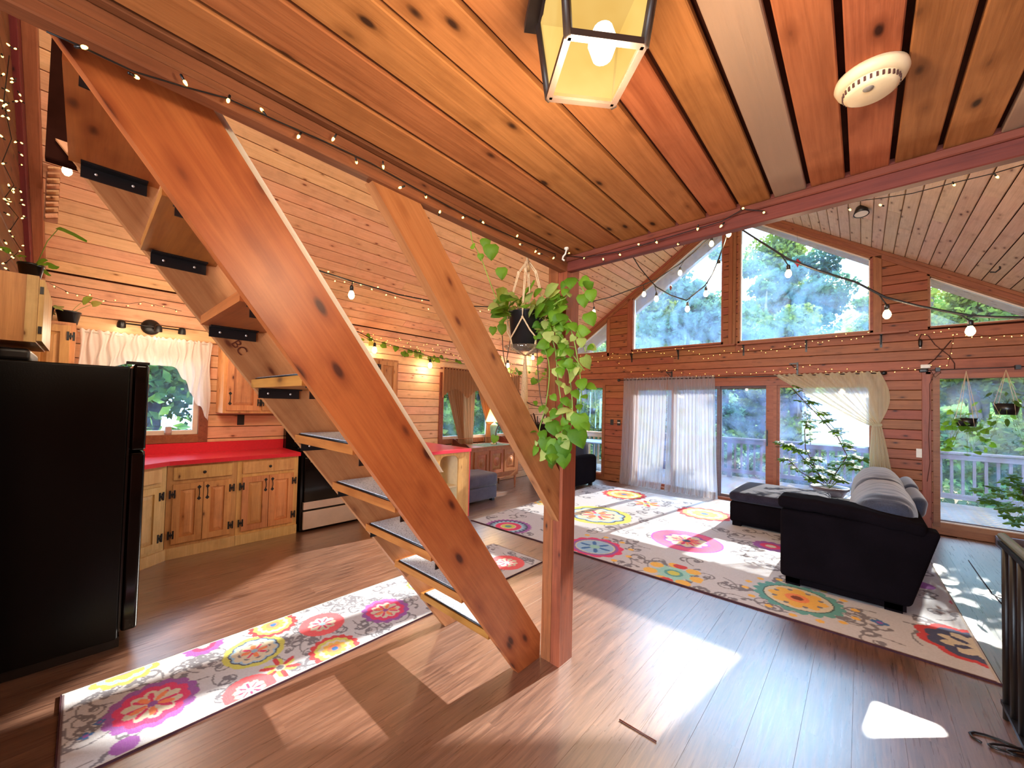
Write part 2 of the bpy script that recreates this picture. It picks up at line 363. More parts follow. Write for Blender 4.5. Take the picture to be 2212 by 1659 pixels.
# gable wall with openings: (x0,x1,z0,z1)
OP=[(-5.0,-3.97,.07,2.01),(-3.38,.12,.02,1.97),(.68,1.78,.10,2.07),(-4.8,-3.95,2.70,9),(-3.42,-1.76,2.69,9),(-1.54,.12,2.68,9),(.64,1.6,2.68,9)]
def spans(z0,z1,x0=XL,x1=XR,ops=OP,m=0):
    cuts=sorted([(a-m,b+m) for a,b,c,d in ops if c<(z0+z1)/2<d]); r=[]; x=x0
    for a,b in cuts:
        if a>x: r.append((x,a))
        x=max(x,b)
    if x<x1: r.append((x,x1))
    return r
mb=MB(); z=-.1
while z<ZR:
    zz=z+.03; xx0=max(XL-.1,XC-(ZR-z)/SL-.15); xx1=min(XR+.1,XC+(ZR-z)/SL+.15)
    for a,b in spans(z,zz,xx0,xx1):
        if b>a: mb.box(a,b,YG+.018,YG+.14,z,zz)
    z=zz
wall_n=struct('wall_north',mb,M_groove)
k=0
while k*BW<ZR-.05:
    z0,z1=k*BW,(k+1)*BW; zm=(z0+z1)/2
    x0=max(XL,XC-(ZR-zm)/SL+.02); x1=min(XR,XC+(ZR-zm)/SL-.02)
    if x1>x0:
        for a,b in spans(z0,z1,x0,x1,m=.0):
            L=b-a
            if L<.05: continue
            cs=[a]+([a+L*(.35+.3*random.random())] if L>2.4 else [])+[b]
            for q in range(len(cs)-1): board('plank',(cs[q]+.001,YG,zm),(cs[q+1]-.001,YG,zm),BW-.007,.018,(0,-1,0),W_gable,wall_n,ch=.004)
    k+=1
# left wall
OL=[(.02,.93,1.05,2.02),(4.22,6.10,.84,2.02)]      # kitchen window, curtained window (y0,y1,z0,z1)
mb=MB(); z=-.1
for zz in list(np.arange(0,ze+.3,.05)):
    for a,b in spans(zz,zz+.05,-.45,YG+.1,OL): mb.box(XL-.14,XL-.018,a,b,zz-.02,zz+.05)
wall_l=struct('wall_west',mb,M_groove)
k=0
while k*BW<ze+.05:
    z0=k*BW; zm=z0+BW/2
    for a,b in spans(z0,z0+BW,-.34,YG,OL):
        L=b-a; cs=[a]+([a+L*(.3+.4*random.random())] if L>2.6 else [])+[b]
        for q in range(len(cs)-1): board('plank',(XL,cs[q]+.001,zm),(XL,cs[q+1]-.001,zm),BW-.007,.018,(1,0,0),W_left,wall_l,ch=.004)
    k+=1
# right wall, rear walls
struct('wall_east',MB().box(XR,XR+.12,-4.1,YG+.1,-.1,ze+.3),W_gable)
mb=MB(); mb.box(-2.2,XR,-4.12,-4.0,-.1,.3); mb.box(-2.2,XR,-4.12,-4.0,2.35,5.4)
for a,b in ((-2.2,-1.7),(1.7,XR)): mb.box(a,b,-4.12,-4.0,.3,2.35)
struct('wall_rear',mb,W_left)
struct('wall_hall',MB().box(-2.24,-2.13,-4.1,-.36,-.1,4.9),W_gable)
# south wall of the kitchen
YS=-.36
mb=MB(); mb.prism([(XL,-.1),(-2.13,-.1),(-2.13,sz(-2.13)),(XL,ze)],'y',YS-.14,YS-.018)
wall_s=struct('wall_south',mb,M_groove)
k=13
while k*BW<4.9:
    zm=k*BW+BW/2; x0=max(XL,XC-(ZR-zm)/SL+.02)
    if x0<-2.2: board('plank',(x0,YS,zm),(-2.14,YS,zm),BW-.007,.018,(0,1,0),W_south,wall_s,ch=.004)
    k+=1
# sloped ceilings
def slope(side,name,mat,y0,y1,rear):
    ex=XL-.7 if side<0 else XR+.7
    zex=sz(ex); mb=MB(); e=.03
    mb.prism([(XC,ZR+e),(ex,zex+e),(ex,zex+.22),(XC,ZR+.22)],'y',rear,YG+1.0)
    st=struct(name,mb,M_groove)
    d=V((side,0,-SL)).normalized(); n=V((-side*SL,0,-1)).normalized(); L=(V((XL if side<0 else XR,0,ze))-V((XC,0,ZR))).length
    k=0
    while (k+.5)*BW<L:
        c=V((XC,0,ZR))+d*((k+.5)*BW); ys=[y0]; 
        for q in range(2):
            yy=ys[-1]+2.0+1.9*random.random()
            if yy<y1-.6: ys.append(yy)
        ys.append(y1)
        for q in range(len(ys)-1): board('plank',(c.x,ys[q]+.001,c.z),(c.x,ys[q+1]-.001,c.z),BW-.008,.018,n,mat,st,ch=.004)
        k+=1
    return st
slope(-1,'ceiling_west',W_left,-.34,YG,-4.1); slope(1,'ceiling_east',W_right,1.6,YG,-4.1)
# loft floor = flat ceiling over the camera
zc=2.418; xb=-1.284; yb=1.951
mb=MB(); mb.box(xb-.03,XR,-4.0,yb+.03,zc+.02,zc+.16); mb.box(-2.13,xb-.03,-4.0,-.25,zc+.02,zc+.16)
loft=struct('ceiling',mb,M_groove)
js=[-1.249,-1.10,-.945,-.79,-.655,-.52,-.395,-.272,-.153,-.038,.08,.193,.314,.44,.56,.68,.80,.95,1.1]
for a,b in zip(js[:-1],js[1:]):
    wd=b-a-.015
    if b>xb and a<1.0: board('loft_plank',((a+b)/2,-.9,zc),((a+b)/2,yb-.002,zc),wd,.02,(0,0,-1),W_loft,loft,ch=.003)
board('loft_plank',(-1.267,-.9,zc-.004),(-1.267,yb-.002,zc-.004),.028,.02,(0,0,-1),W_beamY,loft)
# beams
def beam(name,p0,p1,wd,th,nrm,mat):
    o=board(name,p0,p1,wd,th,nrm,mat,None,ch=.004); o['kind']='structure'; return o
beam('trim_1',(xb-.001,-.9,2.44),(xb-.001,yb-.002,2.44),.22,.045,(1,0,0),W_beamY)
beam('trim_2',(xb+.001,yb,2.44),(XR,yb,2.44),.22,.04,(0,-1,0),W_beam)
beam('trim_3',(xb+.005,-.9,2.372),(xb+.005,yb,2.372),.022,.014,(1,0,0),W_beamY)
beam('trim_4',(xb+.001,yb-.012,2.40),(XR,yb-.012,2.40),.03,.014,(0,-1,0),W_beam)
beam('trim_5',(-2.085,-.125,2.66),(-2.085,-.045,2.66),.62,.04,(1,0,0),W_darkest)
# rake trims on the gable, wall caps
def raketrim(nm,x0,x1,off,wd,y,mat):
    s=1 if x1>XC else -1; n=V((0,-1,0)); dz=V((-s*SL,0,-1)).normalized()*off
    beam(nm,V((x0,y,sz(x0)))+dz,V((x1,y,sz(x1)))+dz,wd,.03,n,mat)
raketrim('trim_6',XC,XL,.055,.10,YG-.012,W_trim); raketrim('trim_7',XC,XR,.055,.10,YG-.012,W_trim)
raketrim('trim_8',XC,XL,.022,.04,YG-.028,W_trim); raketrim('trim_9',XC,XR,.022,.04,YG-.028,W_trim)
# rake trim where the kitchen's south wall meets the sloped ceiling
n0=0
for off,wd,yy,mt in ((.06,.11,-.27,W_trim),(.19,.14,-.33,W_beam)):
    dz=V((SL,0,-1)).normalized()*off; x0,x1=XL+.05,-2.3; n0+=1
    beam('trim_%d'%(9+n0),V((x0,yy,sz(x0)))+dz,V((x1,yy,sz(x1)))+dz,wd,.06,(0,1,0),mt)
for i_,sd in enumerate((-1,1)):
    xe=XL-.7 if sd<0 else XR+.7; struct('trim_%d'%(20+i_),MB().prism([(XC,ZR+.02),(xe,sz(xe)+.02),(xe,sz(xe)+.0),(XC,ZR)],'y',YG+.145,YG+.99),W_right)
# ---- windows
wn=[0]
def window(nm,frame_boxes,panes,gmat,fmat,extra=()):
    """frame boxes & panes (x0,x1,y0,y1,z0,z1); the frame mesh is the window itself"""
    r=bpy.data.objects.new(nm,None); COL.objects.link(r); r['kind']='structure'; r.empty_display_size=.05
    r.location=((panes[0][0]+panes[0][1])/2,(panes[0][2]+panes[0][3])/2,panes[0][4])
    for b in frame_boxes: MB().box(*b).build('frame_board',fmat,r)
    for b in panes: MB().box(*b).build('pane',gmat,r)
    for b,mt,n2 in extra: MB().box(*b).build(n2,mt,r)
    return r
def polywin(nm,poly,gmat,fr,sill=True):
    """poly: (x,z) of the opening in the gable; frame bars follow each edge"""
    r=bpy.data.objects.new(nm,None); COL.objects.link(r); r['kind']='structure'; cx=sum(p[0] for p in poly)/len(poly); r.location=(cx,YG+.05,poly[0][1])
    MB().prism(poly,'y',YG+.062,YG+.068).build('pane',gmat,r)
    c=V((cx,sum(p[1] for p in poly)/len(poly)))
    for i in range(len(poly)):
        a=V(poly[i]); b=V(poly[(i+1)%len(poly)]); d=(b-a).normalized(); n=V((-d.y,d.x))
        if n.dot(c-a)<0: n=-n
        q=[a,b,b+n*fr,a+n*fr]; MB().prism([tuple(p) for p in q],'y',YG+.0,YG+.12).build('frame_board',W_trim,r)
        n2=n*.012; q=[a+n*fr,b+n*fr,b+n*fr+n2,a+n*fr+n2]; MB().prism([tuple(p) for p in q],'y',YG+.04,YG+.10).build('glazing_bead',M_vinyl,r)
    return r
tp=.125
def top(x): return sz(x)-tp
polywin('window_1',[(-4.80,2.70),(-3.95,2.70),(-3.95,top(-3.95)),(-4.80,top(-4.80))],G_clear,.02)
polywin('window_2',[(-3.42,2.69),(-1.76,2.69),(-1.76,top(-1.76)),(-3.42,top(-3.42))],G_top,.03)
polywin('window_3',[(-1.54,2.68),(.12,2.68),(.12,top(.12)),(-1.54,top(-1.54))],G_top,.03)
polywin('window_4',[(.64,2.68),(1.6,2.68),(1.6,top(1.6)),(.64,top(.64))],G_clear,.02)
# fill between window tops and the rake trim is covered by trim_6/7; mullion trims
beam('trim_12',(-1.65,YG-.012,2.66),(-1.65,YG-.012,4.98),.06,.02,(0,-1,0),W_gable)
beam('trim_13',(-1.59,YG-.02,2.66),(-1.59,YG-.02,4.93),.05,.03,(0,-1,0),W_trim)
beam('trim_14',(-3.46,YG-.012,2.62),(-3.46,YG-.012,3.76),.09,.02,(0,-1,0),W_trim)
beam('trim_15',(.165,YG-.012,2.66),(.165,YG-.012,3.76),.09,.02,(0,-1,0),W_trim)
beam('trim_16',(-3.92,YG-.012,2.62),(-3.92,YG-.012,3.45),.06,.02,(0,-1,0),W_trim)
beam('trim_17',(-5.0,YG-.012,2.655),(-3.9,YG-.012,2.655),.08,.02,(0,-1,0),W_trim)
# shelf under windows with brackets
def shelf(x0,x1,label):
    t=thing('wall_shelf',label,'shelf',((x0+x1)/2,YG,2.60),'narrow shelves under the gable windows')
    MB().box(x0,x1,YG-.12,YG-.0005,2.635,2.66).build('shelf_board',W_trim,t)
    return t
s1=shelf(-3.62,-1.56,'narrow wooden ledge under the left big gable window'); s2=shelf(-1.53,.46,'narrow wooden ledge under the right big gable window')
for xq,tt in ((-3.40,s1),(-2.5,s1),(-1.45,s2),(-.62,s2),(.20,s2)):
    m=MB().box(xq-.012,xq+.012,YG-.006,YG-.0008,2.46,2.633); m.box(xq-.012,xq+.012,YG-.11,YG-.006,2.628,2.6345)
    m.prism([(YG-.09,2.628),(YG-.005,2.50),(YG-.005,2.54),(YG-.06,2.628)],'x',xq-.004,xq+.004); m.build('bracket',M_black,tt)
# lower left window
FB=lambda x0,x1,z0,z1,w,d=.03:[(x0-w,x0,YG-d,YG+.12,z0-w,z1+w),(x1,x1+w,YG-d,YG+.12,z0-w,z1+w),(x0,x1,YG-d,YG+.12,z1,z1+w),(x0,x1,YG-d,YG+.12,z0-w,z0)]
window('window_5',FB(-4.94,-4.03,.13,1.95,.06,.02),[(-4.94,-4.03,YG+.05,YG+.056,.13,1.95)],G_clear,W_trim,[((-4.94,-4.03,YG+.03,YG+.08,.13,.15),M_vinyl,'glazing_bead')])
window('window_6',FB(.74,1.72,.16,2.01,.06,.02),[(.74,1.72,YG+.05,YG+.056,.16,2.01)],G_clear,W_trim,[((.74,1.72,YG+.0,YG+.03,.16,.175),M_vinyl,'glazing_bead'),((.74,1.72,YG+.02,YG+.05,.175,.19),M_sill,'track')])
beam('trim_19',(.62,YG-.012,2.105),(1.95,YG-.012,2.105),.075,.012,(0,-1,0),W_trim)
beam('trim_18',(.625,YG-.012,.0),(.625,YG-.012,2.10),.085,.02,(0,-1,0),W_trim)
# sliding doors
def door(nm,x0,x1,z0,z1,y,w,mat,handle=None):
    r=bpy.data.objects.new(nm,None); COL.objects.link(r); r['kind']='structure'; r.location=((x0+x1)/2,y,z0)
    for b in ((x0,x0+w,z0,z1),(x1-w,x1,z0,z1)): MB().box(b[0],b[1],y,y+.04,b[2],b[3]).build('stile',mat,r)
    for b in ((z0,z0+w),(z1-w,z1)): MB().box(x0+w,x1-w,y,y+.04,b[0],b[1]).build('rail',mat,r)
    MB().box(x0+w,x1-w,y+.017,y+.023,z0+w,z1-w).build('pane',G_low,r)
    if handle:
        MB().box(handle-.012,handle+.012,y-.03,y-.0,.98,1.03).box(handle-.012,handle+.012,y-.03,y-.0,1.16,1.21).box(handle-.01,handle+.01,y-.034,y-.024,.98,1.21).build('handle',M_black,r)
door('door_1',-3.34,-2.58,.04,1.95,YG+.06,.05,W_trim)
door('door_2',-2.58,-1.80,.04,1.95,YG+.02,.05,W_rail)
door('door_3',-1.83,-1.05,.04,1.95,YG+.06,.045,W_rail,)
door('door_4',-.985,.12,.04,1.95,YG+.02,.035,W_trim,)
fr=[(-3.42,-3.34,YG-.02,YG+.12,0,2.03),(.08,.16,YG-.02,YG+.12,0,2.03),(-3.34,.08,YG-.02,YG+.12,1.95,2.03),(-3.34,.08,YG-.02,YG+.12,-.01,.04),(-1.13,-1.03,YG-.005,YG+.055,.04,1.95),(-1.03,-.985,YG-.012,YG+.05,.04,1.95)]
dfr=bpy.data.objects.new('door_5',None); COL.objects.link(dfr); dfr['kind']='structure'; dfr.location=(-1.65,YG,0)
for b in fr: MB().box(*b).build('frame_board',W_trim,dfr)
m=MB().box(-1.12,-1.10,YG-.04,YG-.005,.99,1.03).box(-1.12,-1.10,YG-.04,YG-.005,1.17,1.21).box(-1.12,-1.10,YG-.05,YG-.035,.97,1.23); m.build('handle',M_black,dfr)
# kitchen window (left wall) and the curtained window
def lwin(nm,y0,y1,z0,z1,mull=()):
    r=bpy.data.objects.new(nm,None); COL.objects.link(r); r['kind']='structure'; r.location=(XL,(y0+y1)/2,z0); w=.085
    for b in ((y0-w,y0,z0-w,z1+w),(y1,y1+w,z0-w,z1+w),(y0,y1,z1,z1+w),(y0,y1,z0-w,z0)): MB().box(XL-.1,XL+.02,*b).build('frame_board',W_trim,r)
    v=.045
    seg=[y0]+list(mull)+[y1]
    for a,b in zip(seg[:-1],seg[1:]):
        for q in ((a,a+v,z0,z1),(b-v,b,z0,z1),(a+v,b-v,z0,z0+v),(a+v,b-v,z1-v,z1)): MB().box(XL-.08,XL-.03,*q).build('sash',M_vinyl,r)
        MB().box(XL-.058,XL-.052,a+v,b-v,z0+v,z1-v).build('pane',G_clear,r)
    return r
lwin('window_7',.08,.87,1.12,1.96); lwin('window_8',4.28,6.04,.90,1.98,(4.86,5.46))
# ------------------------------------------------------------------ staircase, post, brace
st=thing('staircase','open pine ladder staircase with carpeted treads climbing to the loft','staircase',(-1.75,1.2,0))
ylow=lambda z:1.745-z/1.31
ZT=2.62
def stringer(x0,x1,mat,zt):
    w_=.31; poly=[(ylow(0),0.002),(ylow(0)+.20,.002),(ylow(.14)+w_,.14),(ylow(zt)+w_,zt),(ylow(zt),zt)]
    o=MB().prism(poly,'x',x0,x1).mesh('stringer'); return poly
def orient_mesh(name,poly,x0,x1,mat,parent):
    """stringer with the grain along its length: local X = slope direction"""
    a=math.atan(1.31); d=V((0,-math.cos(a),math.sin(a))); n=V((0,math.sin(a),math.cos(a))); xx=V((1,0,0)); o=V((0,poly[0][0],0))
    R=Matrix((d,n,xx)).transposed(); Ri=R.transposed(); m=MB().prism(poly,'x',x0,x1)
    m.v=[tuple(Ri@(V(p)-o)) for p in m.v]; me=m.mesh(name); me.materials.append(mat)
    return inst(name,me,parent,Matrix.Translation(o)@R.to_4x4())
orient_mesh('stringer',stringer(0,0,0,ZT),-1.457,-1.419,W_stair,st)
orient_mesh('stringer',stringer(0,0,0,2.42),-2.108,-2.068,W_stairb,st)
m=MB(); za,zb0=1.20,2.42; w_=.31
m.prism([(ylow(za)+w_,za),(ylow(za)+w_+.03,za),(ylow(zb0)+w_+.03,zb0),(ylow(zb0)+w_,zb0)],'x',-1.457,-1.43); m.build('edge_strip',M_white,st)
for k in range(9):
    zt=.30+.262*k; yb_=ylow(zt)+.015; 
    tr=MB().box(-2.068,-1.457,yb_,yb_+.245,zt-.038,zt)
    me=tr.mesh('tread',(-1.76,yb_,zt)); me.materials.append(W_stair); tro=inst('tread',me,st,Matrix.Translation((-1.76,yb_,zt)))
    mt=MB().rbox(-2.035,-1.49,yb_+.012,yb_+.215,zt+.0005,zt+.010,.004,4); o=mt.build('carpet_pad',F_carpet,None,(-1.76,yb_,zt)); o.parent=tro; o.location=(0,0,0)
    mt=MB().tube([(-2.038,yb_+.010,zt+.004),(-1.487,yb_+.010,zt+.004)],.004,5); o=mt.build('pad_binding',M_black,None,(-1.76,yb_,zt)); o.parent=tro; o.location=(0,0,0)
    if k>=2:
        for xa,sg in ((-2.068,1),(-1.457,-1)):
            m=MB().box(*sorted((xa+sg*.001,xa+sg*.006)),yb_+.03,yb_+.21,zt-.085,zt-.039); m.box(*sorted((xa+sg*.001,xa+sg*.045)),yb_+.03,yb_+.21,zt-.044,zt-.0385)
            m.build('tread_bracket',M_black,st)
            for yy in (yb_+.07,yb_+.17):
                MB().lathe([(.0,.0),(.005,.0),(.004,.003),(0,.003)],(xa+sg*.006,yy,zt-.062),8,'x').build('screw',M_steel,st)
cu=bpy.data.curves.new('stamp','FONT'); cu.body='BC'; cu.size=.055; cu.materials.append(W_dark); so0=bpy.data.objects.new('stamp',cu); COL.objects.link(so0); bpy.context.view_layer.update(); sm_=bpy.data.meshes.new_from_object(so0); bpy.data.objects.remove(so0); so=bpy.data.objects.new('stamped_letters',sm_); COL.objects.link(so)
p=at(497,741,'x',-2.067); so.parent=st; so.matrix_local=Matrix.Translation(p-V(st.location))@Matrix(((0,0,1,0),(math.cos(-.9),-math.sin(-.9),0,0),(math.sin(-.9),math.cos(-.9),0,0),(0,0,0,1)))
so.location=p-V(st.location)+V((.001,0,0))
post=thing('wooden_post','rough square brown post holding up the loft corner','post',(-1.35,2.02,0))
MB().box(-1.417,-1.349,1.953,2.092,.0,2.4165).build('timber',W_post,post); MB().box(-1.345,-1.284,1.951,2.089,.0,2.4165).build('timber',W_post,post)
br=thing('diagonal_brace','slanting pine brace from the loft beam down to the post','beam',(-1.33,1.3,1.6))
a0=V((-1.30,.79,2.322)); a1=V((-1.30,1.87,1.05))
d=(a1-a0).normalized(); n=V((0,-d.z,d.y)); wv=.165
pol=[(.69,2.334),(.905,2.334),(1.951,1.075+.06),(1.951,.84)]
m=MB().prism(pol,'x',-1.355,-1.305); R=Matrix((d,V((1,0,0)).cross(d)*-1,V((1,0,0)))).transposed()
if R.determinant()<0: R=Matrix((d,V((1,0,0)).cross(d),V((1,0,0)))).transposed()
m.v=[tuple(R.transposed()@(V(p)-a0)) for p in m.v]; me=m.mesh('brace_board'); me.materials.append(W_stairb); inst('brace_board',me,br,Matrix.Translation(a0)@R.to_4x4())
# ------------------------------------------------------------------ kitchen
def door_front(parent,c,wd,ht,mat,ax='x',nrm=1,handle=None,hinges=None,rot=None):
    """raised panel door; c=(y0,z0) lower corner on plane; local coords: u along width, v up, n outwards; Mx maps to world"""
    Mx=c; pl=V(parent.location)
    def B(name,m,mt):
        me=m.mesh(name); me.materials.append(mt); return me
    r=.058
    fr=MB(); 
    for u0,u1,v0,v1 in ((0,r,0,ht),(wd-r,wd,0,ht),(r,wd-r,0,r),(r,wd-r,ht-r,ht)): fr.box(0,.02,u0,u1,v0,v1)
    dr=inst('door',B('door',fr,mat),parent,Mx)
    pn=MB(); i=r+.0; j=r+.035
    a=[(0.004,i,i),(0.004,wd-i,i),(0.004,wd-i,ht-i),(0.004,i,ht-i)]; b=[(.015,j,j),(.015,wd-j,j),(.015,wd-j,ht-j),(.015,j,ht-j)]
    pn.add(a+b,[(4,5,6,7),(0,1,5,4),(1,2,6,5),(2,3,7,6),(3,0,4,7)])
    def sub(name,m,mt):
        o=bpy.data.objects.new(name,B(name,m,mt)); COL.objects.link(o); o.parent=dr; return o
    sub('raised_panel',pn,mat)
    if handle is not None:
        u,v=handle; h=MB(); h.tube([(.02,u,v-.035),(.035,u,v-.02),(.04,u,v),(.035,u,v+.02),(.02,u,v+.035)],.004,6)
        for s_ in (-1,1):
            q=[(.0205,u,v+s_*.074),(.0205,u+.017,v+s_*.056),(.0205,u+.007,v+s_*.042),(.0205,u,v+s_*.026),(.0205,u-.007,v+s_*.042),(.0205,u-.017,v+s_*.056)]
            h.add(q+[(p[0]+.003,p[1],p[2]) for p in q],[tuple(range(6)),tuple(range(6,12))]+[(k,(k+1)%6,6+(k+1)%6,6+k) for k in range(6)])
        sub('handle',h,M_black)
    if hinges:
        u=hinges
        for v in (.09,ht-.09):
            h=MB(); 
            for s_ in (-1,1): h.box(.018,.024,u+s_*.017-.007,u+s_*.017+.007,v-.038,v+.038)
            h.box(.02,.026,u-.015,u+.015,v-.010,v+.010); h.tube([(.024,u,v-.028),(.024,u,v+.028)],.004,6); sub('hinge',h,M_black)
    return dr
MX=lambda x,y,z:Matrix.Translation((x,y,z))
def drawer(parent,Mx,wd,ht,mat):
    m=MB(); m.box(0,.02,0,wd,0,ht); me=m.mesh('drawer'); me.materials.append(mat); o=inst('drawer',me,parent,Mx)
    k=MB().lathe([(.0,.03),(.010,.031),(.015,.027),(.012,.022),(.005,.016),(.005,.0),(.009,-.0)],(.02,wd/2,ht/2),12,'x'); me=k.mesh('knob'); me.materials.append(M_black)
    q=bpy.data.objects.new('knob',me); COL.objects.link(q); q.parent=o
XF=-4.73; xw=XL+.001
def base_cab(y0,y1,label,hu):
    t=thing('base_cabinet',label,'cabinet',((XL+XF)/2,(y0+y1)/2,0),'pine base cabinets under the red worktop')
    m=MB().box(xw,XF,y0,y1,.10,.878); m.box(xw,XF+.0,y0,y1,0,.10); m.build('carcass',W_cab,t)
    MB().box(XF,XF+.018,y0,y1,.0,.10).build('toe_board',W_pale,t)
    wd=(y1-y0-.10)/2; 
    for j in range(2):
        yy=y0+.045+j*(wd+.006)
        door_front(t,MX(XF,yy,.135),wd,.56,W_cabd,handle=((wd-.03) if j==0 else .03,.46),hinges=(-.004 if j==0 else wd+.004))
    drawer(t,MX(XF,y0+.045,.735),2*wd+.006,.12,W_cab)
    return t
base_cab(.56,1.12,'pine base cabinet with drawer and two doors beside the pale corner unit',0)
base_cab(1.122,1.72,'pine base cabinet with drawer and two doors beside the oven',1)
# angled corner unit
t=thing('corner_cabinet','pale pine corner cabinet set at an angle beside the black fridge','cabinet',(-4.8,.3,0))
A=V((XF+.01,.555,0)); B_=V((-4.32,-.02,0)); dd=(A-B_).normalized(); nn=V((dd.y,-dd.x,0)); Lc=(A-B_).length
m=MB(); m.prism([(xw,YS+.001),(-4.32,YS+.001),(B_.x,B_.y),(A.x,A.y),(xw,.556)],'z',0,.878); m.build('carcass',W_pale,t)
RC=Matrix((nn,dd,V((0,0,1)))).transposed().to_4x4()
if nn.x<0: nn=-nn
RC=Matrix((nn,dd,V((0,0,1)))).transposed().to_4x4()
door_front(t,Matrix.Translation(V((B_.x,B_.y,.135))+dd*.06)@RC,Lc-.12,.56,W_pale,hinges=Lc-.12+.004,handle=(.05,.46))
drawer(t,Matrix.Translation(V((B_.x,B_.y,.735))+dd*.06)@RC,Lc-.12,.12,W_pale)
m=MB(); p0=B_+nn*.001; p1=A+nn*.001; m.add([p0,p1,p1+V((0,0,.1)),p0+V((0,0,.1)),p0+nn*.02,p1+nn*.02,p1+nn*.02+V((0,0,.1)),p0+nn*.02+V((0,0,.1))],[(0,1,2,3),(4,5,6,7),(3,2,6,7),(0,3,7,4),(1,2,6,5)]); m.build('toe_board',W_pale,t)
# worktop
t=thing('worktop','glossy red laminate worktop with upstand along the kitchen wall','worktop',(-5,.6,.88))
e=.03
m=MB(); m.prism([(xw,YS+.001),(-4.30+.02,YS+.001),(-4.30+.02,-.02),(XF+e+.01,.57),(XF+e,1.735),(xw,1.735)],'z',.8795,.919); m.build('counter_slab',M_red,t)
MB().box(xw+.001,xw+.02,YS+.02,1.735,.919,1.03).build('backsplash',M_red,t)
# sink edge hint
t=thing('sink','white sink rim set in the red worktop beside the fridge','sink',(-4.62,.34,.919))
m=MB(); m.prism([(-4.95,.05),(-4.55,-.02),(-4.52,.30),(-4.90,.38)],'z',.9195,.926); m.build('rim',M_white,t)
# oven range
t=thing('oven','black and steel oven between the base cabinets','oven',(-5,2.1,0))
y0,y1=1.74,2.49; xo=-4.66
MB().box(xw+.02,xo-.03,y0,y1,.02,.915).build('body',M_blackg,t)
MB().box(xw+.001,XL+.09,y0,y1,.915,1.16).build('control_panel',M_blackg,t)
MB().rbox(xo-.03,xo,y0+.03,y1-.01,.34,.86,.01,3).build('oven_door',M_blackg,t)
MB().box(xo-.029,xo+.001,y0+.03,y1-.01,.26,.345).build('door_trim',M_steel,t)
MB().rbox(xo-.03,xo,y0+.03,y1-.01,.03,.235,.008,3).build('drawer_front',M_steel,t)
MB().tube([(xo,y0+.1,.81),(xo+.04,y0+.1,.815),(xo+.04,y1-.1,.815),(xo,y1-.1,.81)],.011,8).build('door_handle',M_steel,t)
for yy in (y0+.2,y0+.55):
    for xx in (-5.1,-4.85): MB().lathe([(.09,.0),(.095,.006),(.08,.009),(0,.009)],(xx,yy,.915),20).build('burner',M_black,t)
# base cabinet & worktop beyond the oven, peninsula
t=thing('base_cabinet','pine base cabinet beyond the oven next to the peninsula','cabinet',(-5,2.75,0))
MB().box(xw,XF,2.50,3.05,0,.878).build('carcass',W_cab,t); door_front(t,MX(XF,2.55,.135),.45,.56,W_cabd,handle=(.03,.46))
drawer(t,MX(XF,2.55,.735),.45,.12,W_cab)
t=thing('worktop','red worktop of the peninsula reaching out from the wall','worktop',(-4.6,3.3,.88))
MB().prism([(xw,2.50),(XF+.03,2.50),(XF+.03,2.76),(-3.885,2.76),(-3.885,3.655),(xw,3.655)],'z',.8795,.919).build('counter_slab',M_redp,t)
t=thing('peninsula_cabinet','pine peninsula cabinet with round-topped opening in its end panel','cabinet',(-4.3,3.3,0))
# end panel with arched opening
y0,y1=2.78,3.64; o0,o1,oz0,oz1=3.13,3.445,.10,.845; r=.09
arc=[(o1-r+r*math.cos(a),oz1-r+r*math.sin(a)) for a in [PI/2*i/6 for i in range(7)]]+[(o0+r-r*math.sin(a),oz1-r+r*math.cos(a)) for a in [PI/2*i/6 for i in range(7)]]
m=MB()
for a,b,c,d in ((y0,o0,0,.878),(o1,y1,0,.878),(o0,o1,0,oz0),(o0,o1,oz1,.878)): m.box(-3.925,-3.905,a,b,c,d)
for sg,cy in ((1,o1-r),(-1,o0+r)):
    pts=[(cy+sg*r*math.cos(a),oz1-r+r*math.sin(a)) for a in [PI/2*i/6 for i in range(7)]]+[(cy+sg*r,oz1)]
    m.prism(pts,'x',-3.925,-3.905)
m.build('end_panel',W_cab,t)
m=MB(); m.box(-3.93,-3.90,y1,y1+.012,0,.878); m.build('corner_bead',M_redp,t)
MB().box(-4.24,-3.926,o1+.001,o1+.015,oz0,oz1+.01).box(-4.24,-3.926,o0-.015,o0-.001,oz0,oz1+.01).box(-4.26,-4.241,o0-.015,o1+.015,oz0,oz1+.01).build('niche_lining',M_cream,t)
MB().box(-4.24,-3.926,o0,o1,.42,.44).build('niche_shelf',M_cream,t)
MB().box(-4.73+.001,-3.926,2.80,2.82,0,.878).box(-4.73+.001,-3.926,y1-.02,y1,0,.878).build('side_panel',W_cab,t)
# wall cabinets
def wall_cab(y0,y1,z0,z1,label,nd,grp=None,xd=.33):
    t=thing('wall_cabinet',label,'cabinet',(XL+.15,(y0+y1)/2,z0),grp); x1=XL+xd
    MB().box(xw+.02,x1,y0,y1,z0,z1).build('carcass',W_cabd,t)
    wd=(y1-y0-.06-.03*(nd-1))/nd
    for j in range(nd):
        yy=y0+.03+j*(wd+.03); door_front(t,MX(x1,yy,z0+.03),wd,z1-z0-.06,W_cabd,handle=((.03 if j==0 else wd-.03),.13),hinges=(wd+.004 if j==0 else -.004))
    return t
wall_cab(1.02,1.73,1.36,2.14,'pine wall cabinet with two raised doors right of the lace curtain',2)
wall_cab(2.50,3.16,1.36,2.14,'pine wall cabinet whose edge shows beyond the stair',2)
t=wall_cab(YS+.01,-.07,1.36,2.14,'narrow pine wall cabinet left of the lace curtain, pots on top',1)
